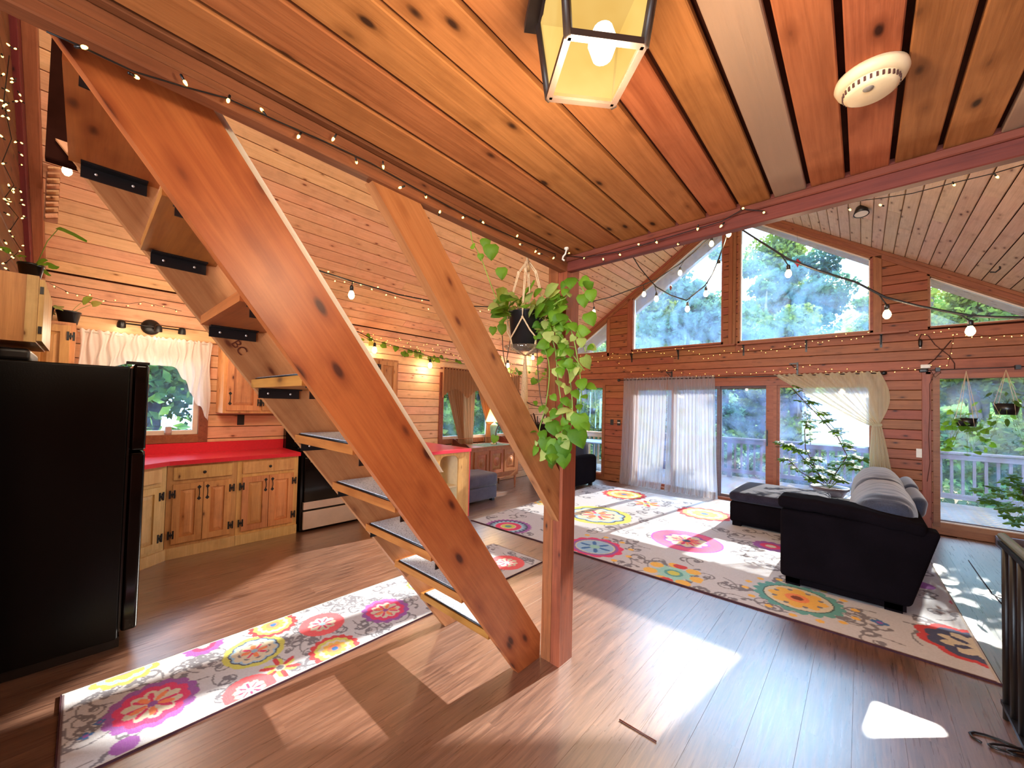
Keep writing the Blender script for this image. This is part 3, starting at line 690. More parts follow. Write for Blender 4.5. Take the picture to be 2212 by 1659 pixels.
# outlet under cabinet
def plate(label,c,ax,mat,n=1,grp=None):
    t=thing('outlet_plate',label,'outlet',c,grp); x,y,z=c
    if ax=='x': MB().box(x,x+.006,y-.035*n,y+.035*n,z-.058,z+.058).build('cover_plate',mat,t)
    else: MB().box(x-.035*n,x+.035*n,y-.006,y-.0,z-.058,z+.058).build('cover_plate',mat,t)
    return t
plate('dark outlet plate on the boards under the kitchen wall cabinet',(XL+.001,1.27,1.27),'x',M_black)
# fridge
t=thing('refrigerator','tall black refrigerator with glossy door seen from its side','refrigerator',(-3.6,0,0))
MB().rbox(-4.02,-3.245,YS+.02,.19,.06,1.695,.012,3).build('cabinet_body',M_fridge,t)
MB().rbox(-4.03,-3.235,.20,.275,.10,1.175,.018,4).build('lower_door',M_blackg,t); MB().rbox(-4.03,-3.235,.20,.275,1.185,1.715,.018,4).build('freezer_door',M_blackg,t)
MB().box(-4.0,-3.26,.19,.2,.1,1.69).build('door_gasket',M_black,t)
MB().box(-4.0,-3.28,YS+.04,.20,.0,.06).build('kick_plate',M_black,t)
MB().box(-3.30,-3.24,.17,.275,1.7155,1.73).build('hinge_cover',M_black,t)
MB().tube([(-3.95,.275,.75),(-3.95,.32,.80),(-3.95,.32,1.10),(-3.95,.275,1.15)],.012,8).build('door_handle',M_black,t)
# cabinet over the fridge
t=thing('wall_cabinet','pine cabinet above the black fridge seen from its side','cabinet',(-3.6,-.25,1.78))
MB().box(-4.02,-3.30,YS+.001,-.192,1.80,2.165).build('carcass',W_cabd,t)
MB().box(-3.3,-3.293,-.235,-.192,1.80,2.165).build('face_frame',W_pale,t)
Rf=Matrix(((0,1,0,0),(1,0,0,0),(0,0,1,0),(0,0,0,1)))
for j in range(2):
    me=MB()
    dr=MB().box(-.355,0,0,.02,0,.34); o=dr.mesh('door'); o.materials.append(W_pale); q=inst('door',o,t,Matrix.Translation((-3.305-j*.36,-.191,1.81)))
    for z in (.06,.28):
        h=MB().box(-.004,.006,.004,.018,z-.02,z+.02) if j==0 else MB().box(-.36,-.352,.004,.018,z-.02,z+.02)
        hm=h.mesh('hinge'); hm.materials.append(M_black); k=bpy.data.objects.new('hinge',hm); COL.objects.link(k); k.parent=q
t=thing('roasting_pan','flat black pan lying on top of the fridge','pan',(-3.5,-.2,1.6965))
MB().rbox(-3.85,-3.33,-.33,-.21,1.6965,1.765,.02,3).build('pan_body',M_black,t)
# track light
t=thing('track_light','black three-headed spotlight bar above the lace curtain','lamp',(XL+.06,.46,2.24),)
c=at(327,706,'x',XL+.05)
MB().lathe([(0,.0),(.075,.0),(.078,.01),(.06,.028),(.02,.04),(0,.042)],(XL+.001,c.y,c.z),24,'x').build('ceiling_cup',M_black,t)
MB().tube([(XL+.07,c.y-.24,c.z),(XL+.07,c.y+.24,c.z)],.007,8).build('bar',M_black,t)
MB().tube([(XL+.03,c.y,c.z),(XL+.07,c.y,c.z)],.007,8).build('arm',M_black,t)
for dy,tl,on in ((-.22,.5,1),(.05,.3,1),(.24,.2,1)):
    q=V((XL+.09,c.y+dy,c.z-.01)); mt=Matrix.Rotation(tl,3,'Y')@Matrix.Rotation(PI,3,'X')
    MB().lathe([(0,-.035),(.02,-.033),(.028,-.02),(.032,.0),(.034,.035)],q,16,'z',mat=mt).build('spot_head',M_black,t)
    MB().lathe([(0,.026),(.030,.026)],q,16,'z',mat=mt).build('spot_lens',E_spot,t)
    light('spot_bulb','POINT',q+V((.45,0,-.22)),4,(1,.78,.55),.03)
# lace valance curtain
def curtain(name,label,cat,fn,nu,nv,mat,part,group=None,loc=None):
    m=MB().grid(fn,nu,nv); ps=m.v; c=loc or tuple(sum(p[i] for p in ps)/len(ps) for i in range(3)); t=thing(name,label,cat,c,group); m.build(part,mat,t); return t
def vs(u,v):
    y=-.05+1.0*u; hem=1.82-.0*u; 
    e=abs(u-.5)*2; hem=1.84-.22*max(0,(e-.35)/.65)**1.2-.32*max(0,(e-.8)/.2)
    if u>.72: hem=1.80-(u-.72)/.28*.55+.02*math.sin(u*90)
    z=2.13-(2.13-hem)*v
    return V((XL+.055+.022*math.sin(u*84+2*math.sin(u*9))*(.35+.25*v)+.006*math.sin(u*190),y+.01*math.sin(v*8+u*40),z+.008*math.sin(u*150)*(v<.03)))
cur=curtain('lace_valance','short white lace curtain gathered over the kitchen window','curtain',vs,130,16,C_lace,'lace_panel')
MB().tube([(XL+.05,-.06,2.105),(XL+.05,.97,2.105)],.006,6).build('curtain_rod',M_white,cur)
# sill plant
t=thing('herb_pot','small glass jar with a green sprig on the kitchen window sill','plant',(XL-.0,.62,1.12))
c=V((XL-.01,.62,1.12)); MB().lathe([(0,0),(.028,0),(.032,.03),(.028,.08),(.03,.085)],c,14).build('jar',M_steel,t)
m=MB()
for k in range(5):
    a=k*1.3; m.tube([c+V((0,0,.06)),c+V((.02*math.cos(a),.03*math.sin(a),.13))],.002,4)
m.build('stem',M_stem,t)
# ------------------------------------------------------------------ leaves and plants
def leaf_mesh(name,kind,mat,L=1.):
    m=MB()
    if kind=='heart': out=[(0,0),(.32,-.10),(.52,.18),(.44,.55),(.20,.85),(0,1.05)]
    elif kind=='lance': out=[(0,0),(.12,.15),(.19,.45),(.13,.8),(0,1.05)]
    else: out=[(0,0),(.20,.12),(.30,.45),(.18,.85),(0,1.0)]
    n=len(out); vs=[]
    for x,y in out: vs.append((x*L,y*L,(-.16*x+.05*math.sin(y*5))*L-.22*y*y*L))
    for x,y in out: vs.append((-x*L,y*L,(-.16*x+.05*math.sin(y*5))*L-.22*y*y*L))
    for x,y in out: vs.append((0,max(y,.02)*L,.06*L-.22*y*y*L))
    fs=[]
    for i in range(n-1): fs+=[(i,i+1,2*n+i+1,2*n+i),(n+i+1,n+i,2*n+i,2*n+i+1)]
    m.add(vs,fs,True); me=m.mesh(name); me.materials.append(mat); return me
LH=leaf_mesh('leaf','heart',L_poth); LHv=leaf_mesh('leaf','heart',L_var); LO=leaf_mesh('leaf','oval',L_sche); LL=leaf_mesh('leaf','lance',L_deep); LOd=leaf_mesh('leaf','oval',L_deep)
def frame(yd,zd):
    y=V(yd).normalized(); x=y.cross(V(zd)); x=x.normalized() if x.length>1e-4 else y.orthogonal().normalized(); z=x.cross(y); return Matrix((x,y,z)).transposed()
def put_leaf(me,parent,p,d,s,zd=(0,0,1)):
    return inst('leaf',me,parent,Matrix.Translation(p)@frame(d,zd).to_4x4()@Matrix.Scale(s,4))
CAMP=V((0,0,H))
# hanging macrame pothos
HX,HY=-1.40,1.72
pc=at(1136,712,'y',1.72); hp=thing('hanging_pothos','trailing pothos in a black pot hung by a macrame holder beside the post','plant',(pc.x,pc.y,pc.z))
top_=at(1138,545,'y',pc.y); 
PR=.10
MB().lathe([(0,-.11),(.078,-.11),(.10,.09),(.105,.095),(.095,.095),(.09,.07)],pc,24).build('pot',M_pot,hp)
MB().lathe([(0,.075),(.093,.075)],pc,20).build('soil',M_soil,hp)
MB().lathe([(0,-.125),(.10,-.125),(.125,-.10),(.118,-.10),(.09,-.115),(0,-.115)],pc,24).build('saucer',glass('clear_plastic',.5,(220,215,210),.1),hp)
m=MB(); z1=top_.z
for k in range(4):
    a=k*PI/2+.5; q=lambda r,zz,da=0:V((pc.x+r*math.cos(a+da),pc.y+r*math.sin(a+da),zz))
    for dr_ in (-.006,.006): m.tube([V((pc.x,pc.y,z1-.05))+V((dr_,0,0)),q(.05,pc.z+.33)+V((dr_,0,0)),q(.108,pc.z+.11)+V((dr_*.5,0,0)),q(.11,pc.z+.06)],.0035,5)
    m.lathe([(0,-.015),(.009,-.008),(.009,.008),(0,.015)],q(.05,pc.z+.33),8)
    m.lathe([(0,-.012),(.008,0),(0,.012)],q(.11,pc.z+.05),8)
    for s_ in (-1,1): m.tube([q(.11,pc.z+.05),q(.106,pc.z-.02,s_*PI/8),q(.102,pc.z-.06,s_*PI/4),q(.09,pc.z-.115,s_*PI/4*1.05),V((pc.x,pc.y,pc.z-.15))],.0045,5)
m.tube([V((pc.x,pc.y,z1-.055)),V((pc.x,pc.y,z1-.11))],.016,8); m.tube([V((pc.x,pc.y,z1-.06)),V((pc.x,pc.y,z1-.0))],.007,8)
for k in range(14):
    a=k*2*PI/14; bz=pc.z-.16; m.tube([V((pc.x,pc.y,bz+.01)),V((pc.x+.010*math.cos(a),pc.y+.010*math.sin(a),bz-.10)),V((pc.x+.017*math.cos(a),pc.y+.017*math.sin(a),bz-.26)),V((pc.x+.036*math.cos(a),pc.y+.036*math.sin(a),bz-.36-.02*random.random()))],[.006,.006,.006,.009],5)
m.build('macrame_hanger',M_rope,hp)
m=MB(); a_=V((pc.x,pc.y,z1)); m.tube([a_+V((0,0,-.005)),a_+V((.012,0,.012)),a_+V((.012,0,.03)),V((pc.x,pc.y,2.417))],.003,6); m.build('hook',M_steel,hp)
def vine(pts,parent,n,lm,ls,depth,mat=M_stem,r=.003,spread=1.,name='vine'):
    """pts: photo pixels on a vertical plane y=depth (list or value)"""
    P=[at(px,py,'y',depth if not isinstance(depth,(list,tuple)) else depth[i]) for i,(px,py) in enumerate(pts)]
    # smooth
    Q=[]
    for i in range(len(P)-1):
        p0_,p1_,p2_,p3_=P[max(i-1,0)],P[i],P[i+1],P[min(i+2,len(P)-1)]
        for k in range(5):
            s_=k/5; Q.append(.5*((2*p1_)+(p2_-p0_)*s_+(2*p0_-5*p1_+4*p2_-p3_)*s_*s_+(3*p1_-p0_-3*p2_+p3_)*s_**3))
    Q.append(P[-1]); MB().tube(Q,r,5).build(name,mat,parent)
    for k in range(n):
        i=int((k+.5+random.uniform(-.3,.3))/n*(len(Q)-1)); i=max(1,min(len(Q)-2,i)); p=Q[i]; side=V((random.uniform(-1,1),random.uniform(-1,.3),random.uniform(-.4,.5))).normalized()
        s_=ls*random.uniform(.5,1.0); q=p+side*.035*spread
        MB().tube([p,q],.0015,4).build('leaf_stalk',mat,parent) if spread>.8 and random.random()<.6 else None
        toc=(CAMP-q).normalized(); dn=V((side.x*.8,side.y*.5,-.75+random.uniform(-.3,.8))).normalized()
        put_leaf(random.choice(lm),parent,q,dn,s_,(toc+V((random.uniform(-1,1),random.uniform(-.4,.4),random.uniform(-.2,1.4)))).normalized())
    return Q
lm=[LH,LH,LH,LHv]
# the mass on the pot
for k in range(72):
    a=random.uniform(0,2*PI); rr=random.uniform(.05,.19); p=pc+V((rr*math.cos(a),rr*math.sin(a),random.uniform(.06,.20)))
    put_leaf(random.choice(lm),hp,p,V((math.cos(a),math.sin(a),random.uniform(-.5,.5))),random.uniform(.055,.085),(random.uniform(-.4,.6),-1.0,.4))
    if k%2: MB().tube([pc+V((rr*.3*math.cos(a),rr*.3*math.sin(a),.07)),p],.002,4).build('leaf_stalk',M_stem,hp)
vine([(1095,690),(1070,640),(1040,560),(1020,520),(1018,485),(1035,478)],hp,3,lm,.06,1.72)
for px,py,s_ in ((1060,528,.10),(1048,515,.07),(1083,578,.075),(1075,500,.06),(1035,487,.06),(1038,548,.045)):
    p=at(px,py,'y',1.72); put_leaf(LH,hp,p,V((.3,-.2,-1)),s_,(CAMP-p).normalized()+V((0,0,.4)))
vine([(1165,690),(1200,655),(1225,640),(1240,600),(1262,630)],hp,14,lm,.065,1.72)
vine([(1170,700),(1215,680),(1250,720),(1265,760)],hp,13,lm,.07,1.72)
vine([(1168,705),(1205,720),(1240,770),(1262,800)],hp,13,lm,.06,1.72)
vine([(1160,700),(1195,740),(1205,820),(1215,900),(1210,960)],hp,22,lm,.065,1.72)
vine([(1165,705),(1215,760),(1235,850),(1232,930),(1205,975),(1180,985)],hp,24,lm,.075,1.72)
vine([(1165,705),(1225,700),(1250,790),(1255,870),(1240,950)],hp,20,lm,.07,1.72)
vine([(1150,700),(1185,780),(1180,870),(1165,930),(1170,975)],hp,14,lm,.065,1.72)
vine([(1105,720),(1092,800),(1100,850),(1102,870),(1088,900),(1072,930),(1072,960)],hp,3,lm,.05,1.72,M_stemd)
vine([(1085,725),(1090,780),(1110,830),(1140,870),(1180,880)],hp,3,lm,.05,1.72,M_stemd)
vine([(1160,740),(1162,800),(1170,870),(1195,930),(1225,950)],hp,4,lm,.06,1.72,M_stemd)
for px,py,s_ in ((1252,908,.09),(1242,940,.10),(1215,965,.09),(1215,990,.085),(1070,955,.05),(1085,715,.06),(1065,720,.05),(1275,640,.06),(1258,650,.065),(1270,690,.07),(1190,925,.08),(1178,960,.08),(1200,1000-20,.06)):
    p=at(px,py-14,'y',1.70); put_leaf(LH,hp,p,V((random.uniform(-.3,.7),-.1,-1)),s_,(CAMP-p).normalized()+V((0,0,.5)))
# small planter behind the vines, fixed to the post side
t=thing('wall_planter','small dark planter tucked between the brace and the post','planter',(-1.45,1.9,1.29))
p=at(1160,935,'y',1.90); MB().lathe([(0,-.07),(.05,-.07),(.066,.05),(.07,.055),(.06,.055),(.05,.03),(0,.03)],p,16).build('pot',M_pot,t)
m=MB()
for k in range(12):
    a=k*.55; m.tube([p+V((0,0,.03)),p+V((.05*math.cos(a),.05*math.sin(a),.09+.03*math.sin(a*3)))],.004,4)
m.build('dry_stems',M_stemd,t)
# screw hook with small ceiling ornament by the post
t=thing('cup_hook','white curled cup hook screwed in the ceiling at the post','hook',at(1222,540,'z',2.415))
p=at(1224,535,'z',2.415); MB().lathe([(0,0),(.014,-.001),(.012,-.01),(.004,-.014),(0,-.014)],p,12).tube([p+V((0,0,-.01)),p+V((-.008,0,-.035)),p+V((-.022,0,-.045)),p+V((-.026,0,-.06)),p+V((-.012,0,-.07))],.005,7).build('hook_body',M_white,t)
# cabinet-top pots (kitchen)
def trail_plant(label,c,r,h,mat,nl,me,ls,spread,grp=None,cat='plant',nm='potted_plant'):
    t=thing(nm,label,cat,c,grp); c=V(c)
    MB().lathe([(0,0),(r*.75,0),(r,h),(r*1.06,h),(r*1.06,h+.012),(r*.9,h+.012),(r*.85,h-.02),(0,h-.02)],c,20).build('pot',mat,t)
    for k in range(nl):
        a=random.uniform(0,2*PI); q=c+V((0,0,h-.02)); e_=q+V((math.cos(a)*spread*random.uniform(.4,1),math.sin(a)*spread*random.uniform(.3,1),random.uniform(-.02,.9)*spread))
        MB().tube([q,(q+e_)/2+V((0,0,.05*spread)),e_],.002,4).build('stem',M_stem,t)
        put_leaf(me,t,e_,(e_-q)+V((0,0,-.03)),ls*random.uniform(.7,1.2),(CAMP-e_).normalized()+V((0,0,.8)))
    return t
trail_plant('black pot with a trailing plant on the narrow wall cabinet, nearer the curtain',(XL+.2,-.12,2.1405),.075,.10,M_pot,4,LHv,.07,.16,'pots on the narrow wall cabinet')
trail_plant('black pot with round leaves on the narrow wall cabinet, nearer the fridge cabinet',(XL+.22,-.262,2.1405),.06,.12,M_pot,6,LHv,.05,.07,'pots on the narrow wall cabinet')
trail_plant('leggy pothos in a black pot on the cabinet over the fridge',(-3.46,-.235,2.1655),.05,.08,M_pot,8,LH,.045,.10)
t=bpy.data.objects['potted_plant.002']; a_=V((-3.46,-.22,2.24)); b_=at(128,492,'x',-3.35); MB().tube([a_,a_.lerp(b_,.5)+V((0,0,.04)),b_],.0025,4).build('stem',M_stem,t); put_leaf(LH,t,b_,(0,1,-.15),.11,(.4,-.3,1))
# leafy garland along the west eave
t=thing('leaf_garland','leafy green vine garland pinned along the west wall above the curtains','garland',(XL+.05,5,2.3))
path=[(775,722),(800,735),(860,752),(900,765),(950,775),(1000,785),(1060,795),(1110,800),(1150,805),(1178,800)]
Q=[at(px,py,'x',XL+.06) for px,py in path]; MB().tube(Q,.004,5).build('vine',M_stem,t)
for k in range(60):
    i=random.randrange(len(Q)-1); p=Q[i].lerp(Q[i+1],random.random())+V((random.uniform(0,.06),0,random.uniform(-.05,.05)))
    put_leaf(random.choice([LH,LHv]),t,p,V((.2,random.uniform(-1,1),random.uniform(-1,.2))),random.uniform(.05,.10),(1,-.6,.3))
# ------------------------------------------------------------------ lights on strings
m=MB(); m.lathe([(0,-.006),(.0035,-.004),(.0045,0),(.003,.006),(0,.009)],n=7); ME_f=m.mesh('bulb'); ME_f.materials.append(E_fairy)
m=MB(); m.lathe([(0,.0),(.0032,0),(.0032,.016),(0,.017)],n=6); ME_s=m.mesh('socket'); ME_s.materials.append(M_black)
m=MB(); m.lathe([(0,-.075),(.012,-.072),(.024,-.055),(.027,-.04),(.022,-.018),(.012,0)],n=14); ME_e=m.mesh('bulb'); ME_e.materials.append(E_bulb)
m=MB(); m.lathe([(0,.045),(.010,.042),(.016,.03),(.016,-.006),(0,-.006)],n=12); ME_es=m.mesh('socket'); ME_es.materials.append(M_black)
def fairy(label,wires,bulbs,r=.0022,wm=None,sc=1,group=None,glow=()):
    c=bulbs[len(bulbs)//2]; t=thing('fairy_light_string',label,'string lights',c,group)
    m=MB(); [m.tube(wv_,r,5) for wv_ in wires]; m.build('wire',wm or M_wire,t)
    for b in bulbs:
        d=V((random.uniform(-1,1),random.uniform(-1,1),random.uniform(-1,.6))).normalized(); R=frame(d,(0,0,1)).to_4x4()
        R=Matrix.Translation(b)@R@Matrix.Rotation(-PI/2,4,'X')@Matrix.Scale(sc,4)
        inst('bulb',ME_f,t,R); 
        if sc>=1.: inst('socket',ME_s,t,Matrix.Translation(b-d*.018)@frame(d,(0,0,1)).to_4x4()@Matrix.Rotation(-PI/2,4,'X'))
    return t
def px_path(pts,ax,v): return [at(x,y,ax,v) for x,y in pts]
bm=[(181,102),(294,166),(400,178),(493,217),(566,238),(645,295),(720,300),(770,350),(828,360),(865,405),(920,425),(950,458),(1000,470),(1043,480),(1117,510),(1124,528),(1157,543),(1165,548),(1196,557)]
fairy('warm fairy lights on black cable along the loft edge above the stair',[px_path([(100,68),(170,98),(290,155),(400,188),(490,212),(600,262),(700,305),(800,352),(900,408),(1000,462),(1100,508),(1200,549)],'x',xb+.012)],px_path(bm,'x',xb+.02))
bm=[(1229,546),(1262,558),(1303,560),(1339,550),(1380,528),(1418,523),(1465,527),(1507,494),(1558,488),(1605,450),(1650,459)]
fairy('warm fairy lights on black cable along the dark red loft beam',[px_path([(1205,550),(1260,556),(1340,543),(1420,520),(1500,496),(1560,478),(1605,452),(1652,456)],'y',yb-.03)],px_path(bm,'y',yb-.035))
bm=[(1706,463),(1758,444),(1836,453),(1902,443),(1984,398),(2061,399),(2154,382)]
fairy('fairy lights on black cable hanging free below the east ceiling slope',[px_path([(1652,456),(1700,447),(1790,441),(1830,439),(1870,432),(1905,428),(1970,418),(2060,395),(2145,375),(2230,350)],'y',2.6)],px_path(bm,'y',2.6))
# gable twinkle strings
def scatter(path,ax,v,n,j=6):
    P=[]; 
    segs=[math.dist(path[i],path[i+1]) for i in range(len(path)-1)]; T=sum(segs)
    for k in range(n):
        s_=(k+.5)/n*T; i=0
        while s_>segs[i] and i<len(segs)-1: s_-=segs[i]; i+=1
        f=s_/segs[i]; x=path[i][0]+(path[i+1][0]-path[i][0])*f+random.uniform(-j,j)*.5; y=path[i][1]+(path[i+1][1]-path[i][1])*f+random.uniform(-j,j); P.append(at(x,y,ax,v))
    return P
g1=[(1246,772),(1290,775),(1318,768),(1330,772),(1395,760),(1440,768),(1475,755),(1530,772),(1565,757),(1632,757),(1690,752),(1765,735),(1885,722)]
fairy('tiny fairy lights draped along the ledges under the gable windows',[px_path(g1,'y',YG-.14)],scatter(g1,'y',YG-.145,52,7),.0015,None,.95)
g2=[(1318,770),(1345,795),(1372,815),(1445,800),(1466,802),(1500,812),(1570,808),(1655,803),(1690,798),(1735,790),(1780,800),(1915,803),(1950,797),(1995,792),(2048,790),(2052,768),(2062,720)]
fairy('tiny fairy lights looping above the sliding door curtain rod',[px_path(g2,'y',YG-.03)],scatter(g2,'y',YG-.035,50,5),.0015,None,.95)
g3=[(1975,725),(2062,715),(2110,722),(2160,730),(2215,728)]
fairy('tiny fairy lights under the east gable window',[px_path(g3,'y',YG-.03)],scatter(g3,'y',YG-.035,14,8),.0015,None,.95)
g4=[(107,612),(150,632),(190,640),(235,652),(280,656),(310,652),(350,662),(392,672)]
fairy('fairy lights sagging on the slope above the kitchen track light',[px_path(g4,'x',XL+.10)],scatter(g4,'x',XL+.10,11,6),.002)
g5=[(700,593),(760,612),(820,628),(870,645),(950,665),(1010,662),(1080,672),(1180,690)]
fairy('fairy lights wound round the bulb cable behind the diagonal brace',[px_path(g5,'x',-2.62)],scatter(g5,'x',-2.62,26,9),.0015,None,.95)
g6=[(778,720),(820,733),(870,742),(930,752),(1000,765),(1060,785),(1100,790),(1150,795),(1180,798)]
fairy('dense fairy lights woven through the leafy garland on the west wall',[px_path(g6,'x',XL+.09)],scatter(g6,'x',XL+.10,70,12),.0015,None,.95)
g7=[(20,120),(8,220),(25,300),(5,350),(30,400),(8,430),(40,470),(20,500),(45,540),(10,570)]
P=[]
for k in range(44):
    yy=random.uniform(90,585); P.append(at(random.uniform(2,48 if yy<420 else 62),yy,'y',YS+.03))
for px,py in ((68,97),(26,177),(8,229),(18,255),(10,430),(50,442)): P.append(at(px,py,'y',YS+.04))
fairy('curtain of warm fairy lights on the dark boards above the fridge cabinet',[px_path(g7,'y',YS+.02)],P,.002)
g8=[(1225,770),(1240,800),(1232,850)]
# Edison bulb strings
def edison(label,path,bulbs,v,ax='y',drop=.11,en=9,bs=1.):
    P=px_path(path,ax,v) if not isinstance(v,list) else [at(x,y,ax,q) for (x,y),q in zip(path,v)]
    t=thing('bulb_string',label,'string lights',P[len(P)//2]); Q=[]
    for i in range(len(P)-1): 
        for k in range(4): Q.append(P[i].lerp(P[i+1],k/4))
    Q.append(P[-1]); MB().tube(Q,.0055,6).build('cable',M_wire,t)
    vb=v if not isinstance(v,list) else None
    for i,b in enumerate(bulbs):
        if vb is None: 
            j=min(range(len(Q)),key=lambda k:abs(prx(Q[k])[0]-b[0])); vv=Q[j]['xyz'.index(ax)]
        else: vv=vb
        c=at(b[0],b[1],ax,vv); inst('bulb',ME_e,t,Matrix.Translation(c+V((0,0,.04*bs)))@Matrix.Scale(bs,4)); inst('socket',ME_es,t,Matrix.Translation(c+V((0,0,.045*bs)))@Matrix.Scale(bs,4))
        qn=min(Q,key=lambda q:(q-c-V((0,0,.15))).length); MB().tube([c+V((0,0,.08*bs)),qn],.003,5).build('pigtail',M_wire,t)
        light('bulb_light','POINT',c+V((0,0,-.06)) ,en,(1,.74,.45),.03)
    return t
def prx(p):
    q=V(p)-V((0,0,H)); z=q.dot(fw); return (CX+F*q.dot(rt)/z,CY-F*q.dot(up)/z)
edison('bulb cable swagged in a deep loop before the left big gable window',[(1363,548),(1381,577),(1403,604),(1418,620),(1449,638),(1483,649),(1523,617),(1539,592),(1553,558),(1566,520),(1572,498)],[(1418,646),(1485,668),(1525,635),(1553,577),(1574,506)],3.8,en=5,bs=.75)
edison('bulb cable climbing from the west slope to the ridge window',[(1200,668),(1281,651),(1318,642),(1356,628),(1390,615),(1417,604),(1447,584),(1469,570),(1503,541),(1537,510)],[(1283,674),(1391,636),(1469,590),(1537,527)],4.2,en=5,bs=.75)
edison('bulb cable sloping down across the right big gable window',[(1598,493),(1640,520),(1703,560),(1770,585),(1850,610),(1912,642),(1980,660),(2040,672),(2096,682),(2150,685),(2225,686)],[(1703,592),(1916,680),(2096,716)],2.7,en=5,bs=.6)
edison('bulb cable crossing behind the stair towards the post',[(640,560),(690,585),(762,608),(860,636),(935,651),(1010,661),(1180,668)],[(759,638)],-2.6,'x',en=9,bs=.8)
edison('bulb cable among the garland on the west wall',[(690,690),(775,717),(808,735),(870,752),(930,770),(1000,780),(1060,783),(1150,792),(1190,798)],[(809,757),(929,790),(1097,790),(1151,773)],XL+.16,'x',en=6,bs=1.3)
t=thing('pendant_bulb','bare glowing bulb by the slatted vent at the stair top','lamp',at(145,368,'x',-2.25)); c=V(t.location)
inst('bulb',ME_e,t,Matrix.Translation(c+V((0,0,.02)))@Matrix.Scale(.55,4)); inst('socket',ME_es,t,Matrix.Translation(c+V((0,0,.022)))@Matrix.Scale(.55,4)); light('bulb_light','POINT',c+V((0.02,.06,-.02)),5,(1,.74,.45),.03)
MB().tube([c+V((0,0,.07)),c+V((.0,-.05,.8))],.003,5).build('cord',M_wire,t)
# slatted vent
t=thing('slatted_vent','pale slatted vent beside the wall trim at top left','vent',at(118,400,'x',-4.4))
zA,zB=at(118,478,'x',-4.4).z,at(118,312,'x',-4.4).z; ya,yb2=-.245,-.185
MB().box(-4.46,-4.44,ya-.01,ya+.0,zA,zB).box(-4.46,-4.45,ya,yb2,zA,zB).build('frame',W_trim,t)
for k in range(13):
    z=zA+(k+.5)*(zB-zA)/13; me=MB().add([(-4.45,ya,z),(-4.38,ya,z+.0),(-4.38,yb2,z+.025),(-4.45,yb2,z+.025),(-4.45,ya,z+.012),(-4.38,ya,z+.012),(-4.38,yb2,z+.037),(-4.45,yb2,z+.037)],[(0,1,2,3),(4,5,6,7),(0,1,5,4),(1,2,6,5),(2,3,7,6),(3,0,4,7)]).build('slat',W_left,t)
# ------------------------------------------------------------------ lantern and detector
t=thing('ceiling_lantern','square dark bronze ceiling lantern with glowing amber glass','lamp',(-.40,.69,zc))
M_bronze=plain('dark_bronze',(50,38,32),.45,.5)
gm=NT('amber_lantern_glass'); e_=gm.a('Emission'); tc=gm.a('TexCoord').outputs['Object']; n=gm.noise(tc,5,3)
gm.l(gm.ramp(n,[(.3,lin((226,176,86))),(.7,lin((246,206,120)))]),e_.inputs[0]); e_.inputs[1].default_value=.9; q_=gm.a('BsdfTransparent'); mx=gm.a('MixShader'); mx.inputs[0].default_value=.22; gm.l(e_.outputs[0],mx.inputs[1]); gm.l(q_.outputs[0],mx.inputs[2]); gm.l(mx.outputs[0],gm.out.inputs[0]); M_amber=gm.m
zb_=2.2; cs=[at(x,y,'z',zb_) for x,y in ((1190.5,213.6),(1326,228.7),(1386.5,108),(1223,80))]; cc=sum(cs,V((0,0,0)))/4
ang=math.atan2((cs[1]-cs[0]).y,(cs[1]-cs[0]).x); hw=.0735
RL=Matrix.Translation((cc.x,cc.y,0))@Matrix.Rotation(ang,4,'Z')
def LB(*b): return MB().box(*b,mat=RL)
f_=.013; tw=.095
m=MB()
for s_ in (-1,1):
    m.box(-hw,hw,s_*hw-f_/2,s_*hw+f_/2,zb_,zb_+f_,mat=RL); m.box(s_*hw-f_/2,s_*hw+f_/2,-hw,hw,zb_,zb_+f_,mat=RL)
m.build('bottom_frame',M_bronze,t)
for sx in (-1,1):
    for sy in (-1,1):
        m=MB(); A_=[(sx*hw,sy*hw,zb_),(sx*tw,sy*tw,zc-.03)]; m.tube([RL@V(p) for p in A_],.009,4); m.build('corner_post',M_bronze,t)
def quad(a,b): return [RL@V(p) for p in (a+b)]
for k in range(4):
    R4=Matrix.Rotation(k*PI/2,4,'Z'); vs_=[RL@R4@V(p) for p in ((-hw,hw-.002,zb_+.01),(hw,hw-.002,zb_+.01),(tw,tw-.002,zc-.03),(-tw,tw-.002,zc-.03))]
    MB().add(vs_,[(0,1,2,3)]).build('glass_pane',M_amber,t)
    # scalloped upper band
    pts=[]; 
    for i in range(13):
        u=-1+2*i/12; pts.append((u*tw,tw+.001,zc-.035-.018*(1-abs(math.cos(u*PI*1.0)))))
    vs_=[RL@R4@V(p) for p in pts]+[RL@R4@V((p[0],p[1]+.002,zc-.015)) for p in pts]
    MB().add(vs_,[(i,i+1,13+i+1,13+i) for i in range(12)]).build('scalloped_band',M_bronze,t)
MB().add([RL@V(p) for p in ((-hw,-hw,zb_+.006),(hw,-hw,zb_+.006),(hw,hw,zb_+.006),(-hw,hw,zb_+.006))],[(0,1,2,3)]).build('glass_pane',M_amber,t)
MB().box(-.125,.125,-.125,.125,zc-.022,zc-.001,mat=RL).build('canopy_plate',M_bronze,t)
MB().lathe([(0,-.035),(.02,-.03),(.03,-.0),(.02,.03),(0,.04)],(cc.x+.01,cc.y+.02,zb_+.075),16).build('bulb',E_spot,t)
light('lantern_light','POINT',(cc.x,cc.y,zb_-.06),24,(1,.76,.50),.07)
t=thing('smoke_detector','round yellowed smoke detector on the rough loft ceiling','smoke detector',(.02,1.40,zc))
c=V((.018,1.395,zc-.001)); MB().lathe([(0,0),(.072,0),(.074,-.012),(.068,-.026),(.056,-.028)],c,40).build('base_ring',M_detect,t)
